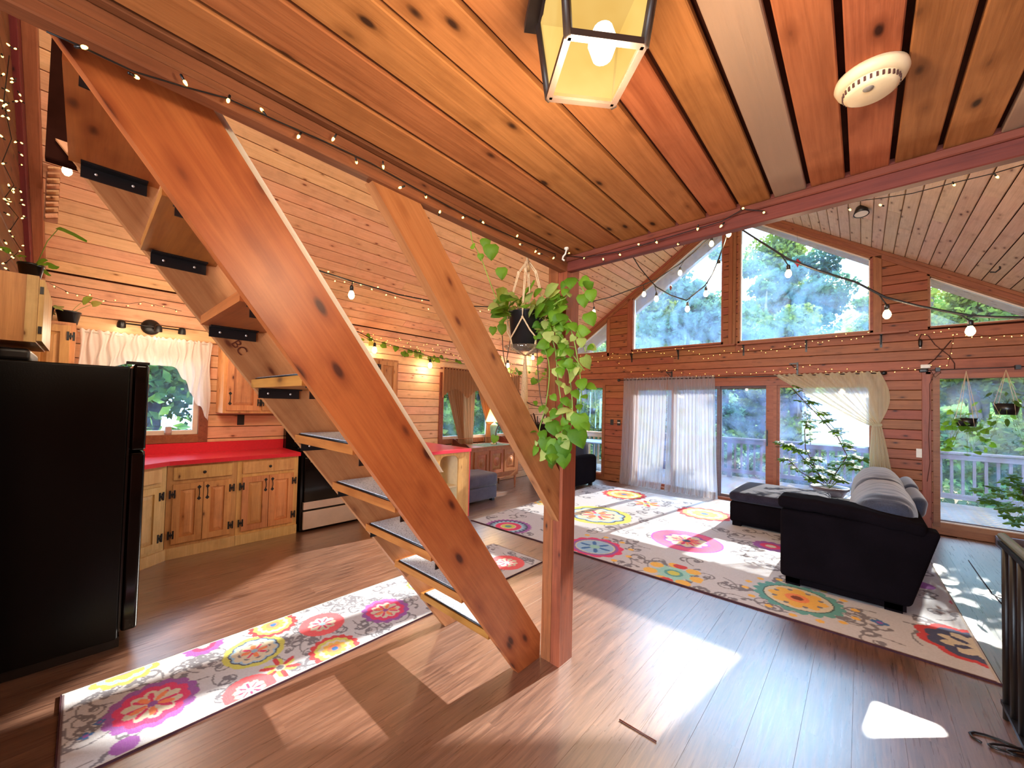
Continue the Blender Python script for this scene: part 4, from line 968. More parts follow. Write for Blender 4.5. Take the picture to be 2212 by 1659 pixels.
MB().lathe([(.056,-.028),(.054,-.044),(.046,-.050),(0,-.052)],c,40).build('cover',M_detect,t)
m=MB()
for k in range(30):
    a=2*PI*k/30; m.box(-.0022,.0022,.0535,.0575,-.042,-.031,mat=Matrix.Translation(c)@Matrix.Rotation(a,4,'Z'))
m.build('vent_slots',M_sill,t); MB().lathe([(0,-.0535),(.010,-.053),(.011,-.051)],c+V((-.005,-.03,0)),14).build('test_button',plain('grey_button',(150,140,130)),t)
t=thing('spot_lamp','black swivel spotlight fixed on the east ceiling slope','lamp',at(1868,450,'y',6.2))
c=at(1868,451,'y',6.2); nn_=V((-SL,0,-1)).normalized(); Rm=frame(nn_,(0,1,0)); mt=Rm@Matrix.Rotation(-PI/2,3,'X')
MB().lathe([(0,-.09),(.13,-.085),(.13,-.06),(.08,-.04),(0,-.04)],c+nn_*-.0,22,'z',mat=mt).build('base_plate',M_black,t)
MB().lathe([(0,-.05),(.05,-.05),(.072,.04),(.062,.04)],c+V((-.03,0,-.02)),20,'z',mat=Matrix.Rotation(PI-.25,3,'X')).build('spot_head',M_black,t)
MB().lathe([(0,.036),(.062,.036)],c+V((-.03,0,-.02)),20,'z',mat=Matrix.Rotation(PI-.25,3,'X')).build('lens',M_white,t)
t=thing('ceiling_hook','small black hook in the east ceiling slope','hook',at(2160,577,'y',6.9)); c=at(2160,577,'y',6.9)
MB().tube([c+V((0,0,.03)),c+V((.0,0,-.02)),c+V((-.03,0,-.05)),c+V((-.07,0,-.04))],.008,6).build('hook_body',M_black,t)
# ornaments in the gable windows
t=thing('hanging_ornament','red star ornament on a thread in the right big gable window','ornament',at(1723,568,'y',YG-.08)); c=at(1723,568,'y',YG-.08)
m=MB(); m.lathe([(0,-.07),(.03,-.01),(.045,.0),(.03,.02),(0,.07)],c,5); m.build('star',plain('red_glass',(220,50,50),.3,.5),t); MB().tube([c+V((0,0,.07)),at(1722,500,'y',YG-.08)],.0015,4).build('thread',M_wire,t)
t=thing('hanging_ornament','small brown leaf ornament in the left big gable window','ornament',at(1449,622,'y',YG-.08)); c=at(1449,622,'y',YG-.08)
MB().lathe([(0,-.06),(.02,-.02),(.025,.02),(0,.06)],c,6).build('charm',plain('copper_brown',(150,80,50),.4,.5),t); MB().tube([c+V((0,0,.06)),at(1448,598,'y',YG-.08)],.0015,4).build('thread',M_wire,t)
# ------------------------------------------------------------------ rods, curtains
def rod(label,x0,x1,z,y=YG-.10,fin=True,fr_=.03,grp=None):
    t=thing('curtain_rod',label,'curtain rod',((x0+x1)/2,y,z)); MB().tube([(x0,y,z),(x1,y,z)],.009,8).build('pole',M_black,t)
    for xx,s_ in ((x0,-1),(x1,1)): MB().lathe([(0,-.03),(fr_*.5,-.028),(fr_,-.008),(fr_,.01),(fr_*.5,.03),(0,.032)],(xx+s_*.025,y,z),14,'x').build('finial',M_black,t)
    for xx in np.linspace(x0+.12,x1-.12,3): MB().box(xx-.008,xx+.008,y,YG-.001,z-.008,z+.004).build('rod_bracket',M_black,t)
    return t
rod('black rod over the sliding doors carrying the sheer curtains',-3.60,.20,2.095)
t=thing('curtain_rod','short black rod over the low left window','curtain rod',(-4.5,YG-.05,2.13)); MB().tube([(-4.98,YG-.05,2.125),(-4.02,YG-.05,2.125)],.006,6).build('pole',M_black,t); MB().lathe([(0,-.012),(.014,0),(0,.012)],(-4.01,YG-.05,2.125),10,'x').build('finial',M_black,t)
t=thing('curtain_rod','black rod along the top of the right window','curtain rod',(1.2,YG-.05,2.12)); MB().tube([(.62,YG-.05,2.12),(1.8,YG-.05,2.135)],.005,6).build('pole',M_black,t)
for xx in (.72,1.35): MB().box(xx-.02,xx+.02,YG-.07,YG-.001,2.10,2.15).build('rod_bracket',M_black,t)
for i,(px,py) in enumerate(((1450,812),(1722,795))):
    p=at(px,py,'y',YG-.03); t=thing('wall_bracket',['black angle bracket above the left sheer curtain','black angle bracket above the tied-back curtain'][i],'bracket',p)
    MB().box(p.x-.012,p.x+.012,YG-.012,YG-.001,p.z-.10,p.z+.09).box(p.x-.10,p.x+.01,YG-.03,YG-.012,p.z+.06,p.z+.08).tube([(p.x-.08,YG-.02,p.z+.06),(p.x,YG-.015,p.z-.03)],.006,5).build('bracket_body',M_black,t)
def sheer(x0t,x1t,x0b,x1b,ph,label,fl=0):
    def f_(u,v):
        xt=x0t+(x1t-x0t)*u; xb_=x0b+(x1b-x0b)*u; x=xt+(xb_-xt)*(v**1.8); z=2.13-(2.13-.006)*v
        y=YG-.10+.028*math.sin(u*75+ph+.6*math.sin(u*11))*(.5+.5*v)+.01*math.sin(u*171)-.05*max(0,v-.93)/.07*abs(math.sin(u*23+ph))
        return V((x,y,z+.012*math.sin(u*160)*(v<.02)))
    return curtain('sheer_curtain',label,'curtain',f_,150,26,C_sheer,'voile_panel','sheer curtains on the sliding doors')
sheer(-3.52,-2.66,-3.58,-2.74,0,'left sheer white curtain of the pair hanging shut by the door')
sheer(-2.66,-1.86,-2.69,-1.80,2,'right sheer white curtain of the pair hanging shut by the door')
# swagged curtain: top from x=-1.0 to .13 gathered to the tie at right
tie=at(1898,918,'y',YG-.09)
def sw(u,v):
    xt=-1.02+1.20*u; top_p=V((xt,YG-.10,2.115+.01*math.sin(u*120)))
    e=V((tie.x-.09+.10*u,YG-.10,tie.z+.03*(u-.5)))
    p=top_p.lerp(e,v); sag=.50*(1-u)*v*(1-v); outw=.10*max(0,u-.75)/.25*math.sin(v*PI)
    p.z-=sag*.55; p.x+=.18*(1-u)*v*(1-v)+outw; p.y+=.022*math.sin(u*46+2)*(1-.5*v)-.02
    return p
cur=curtain('sheer_curtain','sheer cream curtain swept aside and tied at the right door edge','curtain',sw,90,30,C_sheery,'voile_panel','sheer curtains on the sliding doors')
def sw2(u,v):
    hw_=.045+.085*min(1,v*1.6)**.8; x=tie.x-.02+(u-.5)*2*hw_+.0*v-.05*v+.06*min(1,v*2); z=tie.z-(tie.z-.03)*v
    return V((x,YG-.10+.022*math.sin(u*30)*(.3+v)-.01,z))
MB().grid(sw2,40,24).build('hanging_tail',C_sheery,cur)
MB().lathe([(.05,-.02),(.058,0),(.05,.02)],tie+V((-.02,0,0)),16).build('tie_band',C_sheery,cur)
# brown drapes on the west window
t=thing('drape_set','brown satin drapes with scalloped valance and taupe lining tied back','curtain',(XL+.1,5.2,2.15))
def val(u,v):
    y=4.16+2.02*u; sc_=abs(math.sin(u*PI*3.5)); low=1.62+.16*sc_; z=2.15-(2.15-low)*v
    return V((XL+.13+.016*math.sin(u*190)*(1-.3*v),y,z))
MB().grid(val,220,8).build('scalloped_valance',C_drape,t)
MB().tube([(XL+.12,4.12,2.13),(XL+.12,6.22,2.13)],.012,8).build('pole',W_dark,t)
def panel(yt0,yt1,ym,wm_,zt,yb_,wb,mat,name,x=.10,ph=0,zb=.72):
    def f_(u,v):
        z=2.10-(2.10-zb)*v
        if z>zt: k=(2.10-z)/(2.10-zt); c0=yt0+(ym-wm_-yt0)*k**1.2; c1=yt1+(ym+wm_-yt1)*k**.9
        else: k=(zt-z)/(zt-zb); c0=ym-wm_+(yb_-wb-ym+wm_)*k; c1=ym+wm_+(yb_+wb-ym-wm_)*k
        return V((XL+x+.018*math.sin(u*38+ph)*(1 if z>zt else .8),c0+(c1-c0)*u,z))
    MB().grid(f_,60,26).build(name,mat,t)
panel(4.20,4.62,4.62,.07,.95,4.66,.09,C_drape,'drape_panel',.11)
panel(4.34,4.98,4.80,.14,.95,4.80,.15,C_taupe,'lining_panel',.075,1)
panel(4.92,5.50,5.36,.10,1.16,5.36,.15,C_drape,'drape_panel',.11,2)
panel(5.10,5.52,5.40,.10,1.16,5.40,.14,C_drape,'drape_panel',.085,3)
panel(5.72,6.10,6.02,.10,1.2,6.02,.12,C_drape,'drape_panel',.11,4)
for yy,zz in ((5.36,1.16),(6.02,1.18)): MB().lathe([(.06,-.02),(.075,0),(.06,.02)],(XL+.10,yy,zz),14).build('tie_band',C_drape,t)
# ------------------------------------------------------------------ west side furniture
def turned_leg(t,x,y,h,mat): MB().lathe([(.0,0),(.014,0),(.018,.01),(.01,.02),(.014,.04),(.02,h*.5),(.024,h*.8),(.018,h*.86),(.026,h)],(x,y,0),12).build('leg',mat,t)
t=thing('console_cabinet','dark wooden console cabinet with carved doors under the draped window','cabinet',(-4.92,5.1,0))
x0,x1,y0,y1,z0,z1=-5.18,-4.70,4.40,5.62,.28,.78
MB().box(x0,x1,y0,y1,z0,z1).build('case',W_dark,t); MB().box(x1,x1+.012,y0,y1,z0,z1).build('front_frame',W_console,t)
MB().box(x0-.0,x1+.03,y0-.02,y1+.02,z1,z1+.022).build('top_board',W_console,t)
for j in range(3):
    yy=y0+.07+j*.37; dm=door_front(t,MX(x1+.012,yy,z0+.05),.34,.40,W_console)
    for r_,h_ in ((.085,.012),(.05,.02)): 
        q=MB().lathe([(0,h_),(r_*.75,h_),(r_,0)],(.012,.17,.20),20,'x'); me=q.mesh('rosette'); me.materials.append(W_console); o=bpy.data.objects.new('rosette',me); COL.objects.link(o); o.parent=dm; o.scale=(1,.85,1.15) if False else (1,1,1)
m=MB(); ap=[]
for i in range(31):
    u=i/30; ap.append((y0+(y1-y0)*u,z0-.03-.03*abs(math.sin(u*PI*4))))
m.prism([(y1,z0),(y0,z0)]+ap,'x',x1-.01,x1+.012); m.build('scalloped_apron',W_console,t)
for xx in (x0+.04,x1-.03):
    for yy in (y0+.04,y1-.04): turned_leg(t,xx,yy,z0,W_console)
for yy in (y0,y1-.015):
    m=MB(); pr=[(x0,z1+.022)]+[(x0+(x1-x0)*i/12,z1+.03+.10*(1-i/12)+.02*math.sin(i*.9)) for i in range(13)]+[(x1,z1+.022)]; m.prism(pr,'y',yy,yy+.015); m.build('scrolled_gallery',W_dark,t)
m=MB(); m.tube([(x0+.01,y0,z1+.13),(x0+.01,y1,z1+.13)],.007,6)
for k in range(9): m.tube([(x0+.01,y0+(y1-y0)*k/8,z1+.02),(x0+.01,y0+(y1-y0)*k/8,z1+.13)],.005,5)
m.build('rail_gallery',W_console,t)
t=thing('table_runner','sage green cloth under the lamp on the console cabinet','cloth',(-4.9,5.05,.803)); MB().box(-5.10,-4.68,4.72,5.42,.8025,.806).build('cloth',plain('sage_cloth',(128,150,130),.9,.1),t)
lb=at(1066,970,'x',-4.88); t=thing('table_lamp','celadon green urn lamp with glowing amber shade on the console','lamp',(-4.88,lb.y,.8065)); c=V((-4.88,lb.y,.8065))
M_cel=plain('celadon_glaze',(142,184,160),.25,.6,nz=.08); MB().lathe([(0,.0),(.055,0),(.06,.02),(.04,.035)],c,20).build('foot',M_cream,t)
MB().lathe([(.035,.035),(.045,.06),(.07,.30),(.072,.34),(.04,.37),(.02,.385),(.0,.385)],c,24).build('urn_body',M_cel,t)
ms=NT('lit_lamp_shade'); e_=ms.a('Emission'); e_.inputs[0].default_value=lin((255,176,84)); e_.inputs[1].default_value=.8; d_=ms.a('BsdfTranslucent'); d_.inputs[0].default_value=lin((250,200,120)); a_=ms.a('AddShader'); ms.l(e_.outputs[0],a_.inputs[0]); ms.l(d_.outputs[0],a_.inputs[1]); ms.l(a_.outputs[0],ms.out.inputs[0])
MB().lathe([(.155,.41),(.075,.66)],c,28).build('lamp_shade',ms.m,t); MB().tube([c+V((0,0,.38)),c+V((0,0,.60))],.005,6).build('stem',M_steel,t)
light('lamp_light','POINT',c+V((.0,0,.42)),9,(1,.70,.38),.06)
# grey ottoman
def ottoman(t,b,f1,leg=.04):
    x0,x1,y0,y1,z1=b
    MB().rbox(x0,x1,y0,y1,leg,z1*.55,.03,6,.004).build('base',f1,t); MB().rbox(x0-.008,x1+.008,y0-.008,y1+.008,z1*.55,z1,.05,8,.012).build('cushion',f1,t)
    for a in (x0+.06,x1-.06):
        for b_ in (y0+.06,y1-.06): MB().box(a-.03,a+.03,b_-.03,b_+.03,0,leg).build('foot',M_black,t)
t=thing('ottoman','slate grey upholstered ottoman behind the peninsula','ottoman',(-4.55,4.25,0)); ottoman(t,(-4.98,-4.26,3.78,4.60,.44),F_grey)
# armchair in the corner
t=thing('armchair','dark blue-black armchair glimpsed between the post and the left window','armchair',(-4.45,6.65,0))
MB().rbox(-4.75,-3.95,6.25,6.95,.05,.42,.06,6,.01).build('seat',F_sofa,t); MB().rbox(-4.72,-3.98,6.72,7.02,.40,.86,.12,6,.02).build('backrest',F_cush,t)
MB().rbox(-3.99,-3.80,6.2,7.0,.05,.60,.08,6,.01).build('armrest',F_sofa,t); MB().rbox(-4.9,-4.74,6.2,7.0,.05,.60,.07,6,.01).build('armrest',F_sofa,t)
for a in (-4.8,-3.9):
    for b_ in (6.3,6.9): MB().box(a-.03,a+.03,b_-.03,b_+.03,0,.06).build('foot',M_black,t)
# ------------------------------------------------------------------ sectional sofa
t=thing('sectional_sofa','dark charcoal sectional sofa with high padded end seen from its side','sofa',(-.1,5.6,.011))
fz=.012
def taper(k):
    def g_(p):
        w_=max(0,min(1,(p.z-.05)/.65)); 
        if p.x>.0: p.x+= .17*w_*min(1,(p.x)/.25)
        return p
    return g_
MB().rbox(-.53,.27,4.30,4.50,.07,.665,.035,8,.0,taper(1)).build('side_panel',F_sofa,t)
def pad(p):
    u=(p.x+.56)/.98; p.z+=-.13*max(0,u-.35)**1.3+.003*math.sin(p.x*60)+.003*math.sin(p.x*23+p.y*31); p.y+=-.003*math.sin(p.x*45); return p
MB().rbox(-.545,.36,4.292,4.58,.668,.775,.035,14,.006,pad).build('arm_pad',F_sofa,t)
MB().rbox(-.50,.30,4.5,7.0,.08,.40,.04,6).build('seat_base',F_sofa,t)
MB().rbox(-.50,.08,4.55,5.75,.40,.52,.05,8,.015).build('seat_cushion',F_cush,t)
def lean(p):
    p.x+=.16*(p.z-.3)+.02; return p
MB().rbox(.10,.30,4.42,6.98,.30,.70,.06,10,.0,lean).build('backrest',F_sofa,t)
def wr(p):
    k=max(0,(p.z-.5)/.4); a=math.sin(p.y*58+4*p.x+2*math.sin(p.x*14))*.010+math.sin(p.y*97+9*p.z)*.005; p.z+=a*.8*k; p.x+=a*.6*(1-k)+.12*(p.z-.6); return p
MB().rbox(-.06,.30,4.42,5.62,.46,.86,.15,26,.03,wr,).build('back_cushion',F_cush,t)
MB().rbox(-.06,.30,5.64,6.90,.46,.86,.15,26,.03,wr,).build('back_cushion',F_cush,t)
MB().rbox(.24,.36,5.3,6.1,.56,.76,.06,12,.01,lean).build('head_roll',F_cush,t); MB().rbox(.24,.36,6.12,6.9,.56,.78,.06,12,.01,lean).build('head_roll',F_cush,t)
MB().rbox(-1.28,-.51,5.93,7.0,.06,.33,.04,8,.0).build('chaise_base',F_sofa,t)
MB().rbox(-1.29,-.30,5.92,7.01,.33,.455,.055,12,.012).build('chaise_cushion',F_mid,t)
for a,b_ in ((-.44,4.36),(.18,4.36),(-1.20,6.0),(-1.20,6.92),(.2,6.9)): MB().box(a-.05,a+.05,b_-.04,b_+.04,fz,.08).build('foot',F_sofa,t)
MB().box(-.49,.25,4.32,4.48,.028,.075).build('plinth',F_sofa,t); MB().box(-1.22,-.55,5.98,6.95,.028,.065).build('plinth',F_sofa,t)
# ------------------------------------------------------------------ rugs (flat print stored per vertex)
def stroke_(C,X,Y,pts,w_,col):
    for (xa,ya),(xb_,yb_) in zip(pts[:-1],pts[1:]):
        x0,x1=min(xa,xb_)-w_,max(xa,xb_)+w_; y0,y1=min(ya,yb_)-w_,max(ya,yb_)+w_
        i0,i1=np.searchsorted(X,(x0,x1)); j0,j1=np.searchsorted(Y,(y0,y1))
        if i1<=i0 or j1<=j0: continue
        xx,yy=np.meshgrid(X[i0:i1],Y[j0:j1]); dx,dy=xb_-xa,yb_-ya; L=dx*dx+dy*dy+1e-9
        s_=np.clip(((xx-xa)*dx+(yy-ya)*dy)/L,0,1); d=np.hypot(xx-xa-s_*dx,yy-ya-s_*dy); C[j0:j1,i0:i1][d<w_]=col
def medal(C,X,Y,cx,cy,layers,asp=1.):
    R=layers[0][0]*1.2*max(1,asp); i0,i1=np.searchsorted(X,(cx-R,cx+R)); j0,j1=np.searchsorted(Y,(cy-R,cy+R))
    if i1<=i0 or j1<=j0: return
    xx,yy=np.meshgrid(X[i0:i1]-cx,Y[j0:j1]-cy); yy=yy/asp; rr=np.hypot(xx,yy); th=np.arctan2(yy,xx); sub=C[j0:j1,i0:i1]
    for L in layers:
        r,col,n,amp=L[:4]; ph=L[4] if len(L)>4 else 0; md=L[5] if len(L)>5 else 's'
        if md=='s': e=r*(1-amp+amp*np.abs(np.cos(th*n/2+ph)))
        elif md=='p': e=r*(amp+(1-amp)*np.clip(np.cos(th*n+ph),0,1)**.5)*(np.cos(th*n+ph)>0)
        elif md=='d': 
            k=np.floor((th+PI)/(2*PI)*n); ang=(k+.5)/n*2*PI-PI; e=None
            sub[np.hypot(xx-r*np.cos(ang),yy-r*np.sin(ang))<amp]=col; continue
        sub[rr<e]=col
K=lambda *c:np.array(lin(c)[:3])
iv=(196,199,206); PK=(222,52,112); MG=(196,60,170); PU=(150,84,170); RD=(206,56,66); OR=(240,140,90); YE=(236,186,84); LI=(204,206,96); BL=(40,108,178); NA=(56,70,110); TE=(84,160,158); TL=(150,208,200); SK=(150,196,228); GR=(116,116,126); CR=(214,208,186); BR=(120,52,34)
def rug(name,label,corner,ang,W_,L_,step,motifs,vn,vs_,seed,z=.010):
    rng=random.Random(seed); nx=int(W_/step); ny=int(L_/step); X=np.linspace(0,W_,nx+1); Y=np.linspace(0,L_,ny+1)
    C=np.empty((ny+1,nx+1,3)); C[:]=K(*iv)
    ca,sa=math.cos(ang),math.sin(ang)
    def loc(p): dx,dy=p[0]-corner[0],p[1]-corner[1]; return (dx*ca+dy*sa,-dx*sa+dy*ca)
    ms_=[(loc(p),r,k) for p,r,k in motifs]
    # scroll vines
    for _ in range(vn):
        x=rng.uniform(0,W_); y=rng.uniform(0,L_); a=rng.uniform(0,2*PI); k=rng.choice((-1,1)); pts=[]; 
        for i in range(26):
            pts.append((x,y)); st_=.022*vs_; x+=st_*math.cos(a); y+=st_*math.sin(a); a+=k*(.06+.028*i)*(1 if i<18 else 1.6)
        stroke_(C,X,Y,pts,.0055*vs_,K(*GR)); stroke_(C,X,Y,[pts[-1],pts[-1]],.022*vs_,K(*GR))
        q=pts[8]; b=a+2
        for sgn in (1,-1):
            xx,yy=q; aa=rng.uniform(0,6); pp=[(xx,yy)]
            for i in range(7): xx+=.018*vs_*math.cos(aa); yy+=.018*vs_*math.sin(aa); aa+=sgn*.42; pp.append((xx,yy))
            stroke_(C,X,Y,pp,.009*vs_,K(*GR)); stroke_(C,X,Y,[pp[-1],pp[-1]],.017*vs_,K(*GR))
    for (cx,cy),r,k in ms_:
        q=lambda *Ls:medal(C,X,Y,cx,cy,[(a*r,K(*b),c,d)+tuple(e) for a,b,c,d,*e in Ls])
        if k=='sun': q((1.02,PU,30,.10),(.84,NA,20,.0),(.78,SK,22,.22),(.60,iv,1,0),(.56,PK,1,0),(.34,CR,1,0),(.30,LI,1,0),(.15,TE,1,0))
        elif k=='lime': q((1.12,LI,8,.05),(.92,NA,10,.08),(.86,SK,10,.1),(.80,CR,10,.16),(.60,GR,8,.3),(.52,CR,1,0),(.50,PK,8,.3,0,'p'),(.46,OR,4,.3,.4,'p'),(.12,SK,1,0))
        elif k=='blue': q((1.08,PK,12,.10),(.88,PU,1,0),(.78,GR,1,0),(.75,CR,1,0),(.70,SK,1,0),(.62,BL,6,.15,0,'p'),(.20,TL,1,0)); medal(C,X,Y,cx,cy,[(r*1.35,K(*YE),11,r*.11,0,'d')])
        elif k=='big': q((1.05,MG,1,0),(1.0,(230,96,140),1,0),(.70,PU,10,.1),(.62,CR,10,.2),(.46,PK,8,.3,0,'p'),(.40,OR,8,.3,PI,'p'),(.13,NA,1,0))
        elif k=='red': q((1.05,RD,16,.12),(.82,LI,12,.08),(.66,CR,12,.12),(.52,YE,10,.2),(.30,OR,1,0),(.14,BL,1,0))
        elif k=='pp': q((1.06,PU,14,.10),(.86,PK,10,.12),(.66,CR,10,.2),(.56,PK,8,.35,0,'p'),(.5,OR,5,.3,.5,'p'),(.12,PU,1,0))
        elif k=='six': q((.9,LI,6,.55,.5),(1.05,RD,6,.12,0,'p'),(.28,CR,1,0),(.2,GR,1,0))
        elif k=='teal': q((.95,TL,7,.5,.4),(.34,TE,1,0),(.22,LI,1,0)); medal(C,X,Y,cx,cy,[(r*.86,K(*YE),7,r*.27,0,'d')]); medal(C,X,Y,cx,cy,[(r*.86,K(*RD),2,r*.26,0,'d')])
        elif k=='scal': q((1.12,TE,18,.12),(.86,(40,84,84),1,0),(.82,CR,1,0),(.72,YE,8,.25),(.30,OR,1,0),(.15,BR,1,0)); medal(C,X,Y,cx,cy,[(r*.58,K(*GR),8,r*.07,0,'d')]); medal(C,X,Y,cx,cy,[(r*1.32,K(*YE),14,r*.10,0,'d')])
        elif k=='rn': q((1.08,RD,9,.12),(.9,NA,9,.12),(.66,CR,9,.3),(.5,NA,5,.3,0,'p'),(.16,CR,1,0))
        elif k=='pur': q((1.05,PU,12,.12),(.6,PK,1,0),(.3,CR,1,0))
        elif k=='dot': q((1,PU,1,0))
        elif k=='pdot': q((1,(214,70,120),1,0),(.7,OR,1,0),(.4,PK,1,0))
        elif k=='yel': q((1.05,YE,12,.15),(.82,TL,12,.1),(.66,YE,8,.2),(.3,PU,1,0)); 
        elif k=='cor': q((1.0,(236,96,106),1,0),(.62,CR,10,.2),(.5,PK,8,.3,0,'p'),(.14,SK,1,0))
        elif k=='bl2': q((.5,BL,4,.4),(.2,PU,1,0))
    C[:2]=K(90,66,74); C[-2:]=K(150,140,140); C[:,:2]=K(190,186,180); C[:,-2:]=K(190,186,180)
    C*=(1+np.random.uniform(-.06,.06,(ny+1,nx+1,1)))
    xx,yy=np.meshgrid(X,Y); n=(nx+1)*(ny+1); co=np.zeros((n,3)); co[:,0]=xx.ravel(); co[:,1]=yy.ravel(); co[:,2]=.0006*np.random.rand(n)
    idx=np.arange(n).reshape(ny+1,nx+1); fc=np.stack([idx[:-1,:-1],idx[:-1,1:],idx[1:,1:],idx[1:,:-1]],-1).reshape(-1,4)
    me=bpy.data.meshes.new('woven_top'); me.vertices.add(n); me.vertices.foreach_set('co',co.ravel()); me.loops.add(len(fc)*4); me.loops.foreach_set('vertex_index',fc.ravel().astype(np.int32))
    me.polygons.add(len(fc)); me.polygons.foreach_set('loop_start',np.arange(len(fc),dtype=np.int32)*4); me.update(calc_edges=True)
    ca_=me.color_attributes.new('print','FLOAT_COLOR','POINT'); cc_=np.ones((n,4)); cc_[:,:3]=C.reshape(-1,3); ca_.data.foreach_set('color',cc_.ravel())
    t_=thing(name,label,'rug',(corner[0],corner[1],0)); o=bpy.data.objects.new('woven_top',me); COL.objects.link(o); o.parent=t_; o.location=(0,0,z); o.rotation_euler.z=ang; me.materials.append(M_rug)
    b=MB().box(-.004,W_+.004,-.006,L_+.004,.0008,z-.0005); bm_=b.mesh('backing'); bm_.materials.append(M_rug_edge); q=bpy.data.objects.new('backing',bm_); COL.objects.link(q); q.parent=t_; q.rotation_euler.z=ang
    return t_
t=NT('woven_rug_print'); at_=t.a('Attribute',attribute_name='print'); tc=t.a('TexCoord').outputs['Object']; n=t.noise(tc,260,2); n2=t.noise(t.mapv(tc,(30,220,1)),1,2)
t.bsdf(t.mix(.22,at_.outputs[0],t.mix(n2,at_.outputs[0],(.5,.48,.46,1))),.9,.08,bump=n,bs=.4,bd=.003); M_rug=t.m
fp=lambda x,y:tuple(at(x,y,'z',.01)[:2])
mot=[(fp(1098,1137),.29,'sun'),(fp(1290,1112),.42,'lime'),(fp(1285,1181),.28,'blue'),(fp(1482,1168),.36,'big'),(fp(1522,1110),.36,'red'),(fp(1348,1068),.36,'red'),(fp(1397,1088),.20,'six'),(fp(1455,1238),.235,'teal'),(fp(1722,1292),.27,'scal'),(fp(1665,1180),.17,'pur'),(fp(2112,1400),.27,'rn'),(fp(1985,1262),.10,'dot'),(fp(2092,1310),.10,'pdot'),(fp(2060,1230),.12,'bl2'),(fp(1180,1085),.2,'yel'),(fp(1900,1345),.1,'bl2')]
rug('area_rug','large ivory rug with bright medallions and grey scrolls under the sofa',(-3.72,3.53),.0235,4.30,3.52,.0085,mot,150,1.15,3)
mot=[(fp(330,1520),.175,'pp'),(fp(270,1447),.15,'yel'),(fp(550,1406),.145,'lime'),(fp(590,1350),.14,'red'),(fp(696,1348),.14,'cor'),(fp(833,1318),.16,'pp'),(fp(723,1401),.14,'red'),(fp(605,1442),.10,'six'),(fp(1095,1215),.17,'cor'),(fp(540,1490),.12,'cor'),(fp(905,1262),.10,'yel'),(fp(440,1395),.10,'pur'),(fp(185,1590),.05,'bl2'),(fp(215,1560),.04,'bl2'),(fp(270,1610),.05,'dot'),(fp(250,1640),.04,'bl2'),(fp(990,1200),.10,'pur')]
rug('runner_rug','long narrow ivory runner with pink and blue medallions beside the stair','' or (-2.93,-.02),-.0,.665,3.14,.0062,mot,150,.70,5)
bpy.data.objects['runner_rug'].rotation_euler=(0,0,0)
# splinter on the floor
a=at(1338,1556,'z',0); b=at(1418,1604,'z',0); t=thing('wood_splinter','thin dark stick lying alone on the sunlit floor','stick',a); MB().tube([a+V((0,0,.004)),b+V((0,0,.004))],.0035,5).build('stick',W_dark,t)
# ------------------------------------------------------------------ plates and small wall things
p=at(1322,912,'y',YG); plate('dark switch plate on the boards left of the sheer curtain',(p.x,YG-.0005,p.z),'y',M_black)
p=at(1337,913,'y',YG); o=plate('dark double socket plate beside the sheer curtain with white inserts',(p.x,YG-.0005,p.z),'y',M_black); 
for s_ in (-1,1): MB().lathe([(0,0),(.012,0)],(p.x+s_*.014,YG-.0072,p.z),10,'y').build('socket_face',M_white,o)
p=at(1990,979,'y',YG); plate('white switch plate on boards right of the tied curtain',(p.x,YG-.0005,p.z),'y',M_white,1.3)
p=at(1997,793,'y',YG); t=thing('plug_adapter','white plug adapter with black lead at the right window corner','adapter',p); MB().rbox(p.x-.04,p.x+.05,YG-.06,YG-.008,p.z-.02,p.z+.03,.008,3).build('adapter_body',M_white,t); MB().rbox(p.x-.05,p.x+.03,YG-.05,YG-.004,p.z-.07,p.z-.025,.01,3).build('black_plug',M_black,t)
def cord(label,pts,ax,v,r,mat): P_=px_path(pts,ax,v); t=thing('cable',label,'cable',P_[0]); MB().tube(P_,r,6).build('cord',mat,t); return t
cord('dark brown cable crossing down to the adapter at the right window',[(2055,735),(2040,752),(2020,775),(2004,788)],'y',YG-.012,.006,M_wireb)
cord('brown cable looping from the dangling socket to the window frame',[(1984,735),(1990,722),(2005,725),(2020,745),(2050,768),(2062,785),(2062,798)],'y',YG-.016,.005,M_wireb)
cord('thin cable coil hanging at the right window corner',[(2010,800),(2020,815),(2032,805),(2030,798),(2018,808),(2008,830),(2009,880),(2006,940),(2009,1000),(2003,1040)],'y',YG-.045,.003,M_wireb)
p=at(1988,742,'y',YG-.03); t=thing('dangling_socket','black bulb socket hanging on the boards right of the ledge','socket',p); MB().lathe([(0,-.05),(.012,-.05),(.018,-.02),(.02,.03),(.01,.06),(0,.06)],p,12).build('socket_body',M_black,t); MB().lathe([(0,-.065),(.012,-.06),(.012,-.05)],p,10).build('white_tip',M_white,t)
# low box at right wall and stair rail
t=thing('low_tray','shallow grey wooden tray box on the floor under the right window','tray',(1.6,7.3,0))
for b in ((1.17,1.21,7.05,7.55,0,.11),(1.21,1.98,7.05,7.09,0,.11),(1.21,1.98,7.51,7.55,0,.11),(1.94,1.98,7.09,7.51,0,.11)): MB().box(*b).build('side_board',W_rail,t)
MB().box(1.21,1.94,7.09,7.51,.0,.02).build('bottom_board',M_black,t)
t=thing('stair_guard_rail','black metal guard rail with round handrail at the right edge','railing',(.52,2.2,0))
hx=.535; hr=at(2166,1178,'x',hx)
MB().tube([(hx,hr.y,.905),(hx-.0,1.2,.905)],.019,12).build('handrail',plain('bronze_handrail',(120,116,84),.3,.6,.3),t); MB().box(hx-.02,hx+.02,1.2,hr.y-.02,.865,.885).build('top_channel',M_black,t); MB().box(hx-.015,hx+.015,1.2,hr.y-.02,.06,.08).build('bottom_channel',M_black,t)
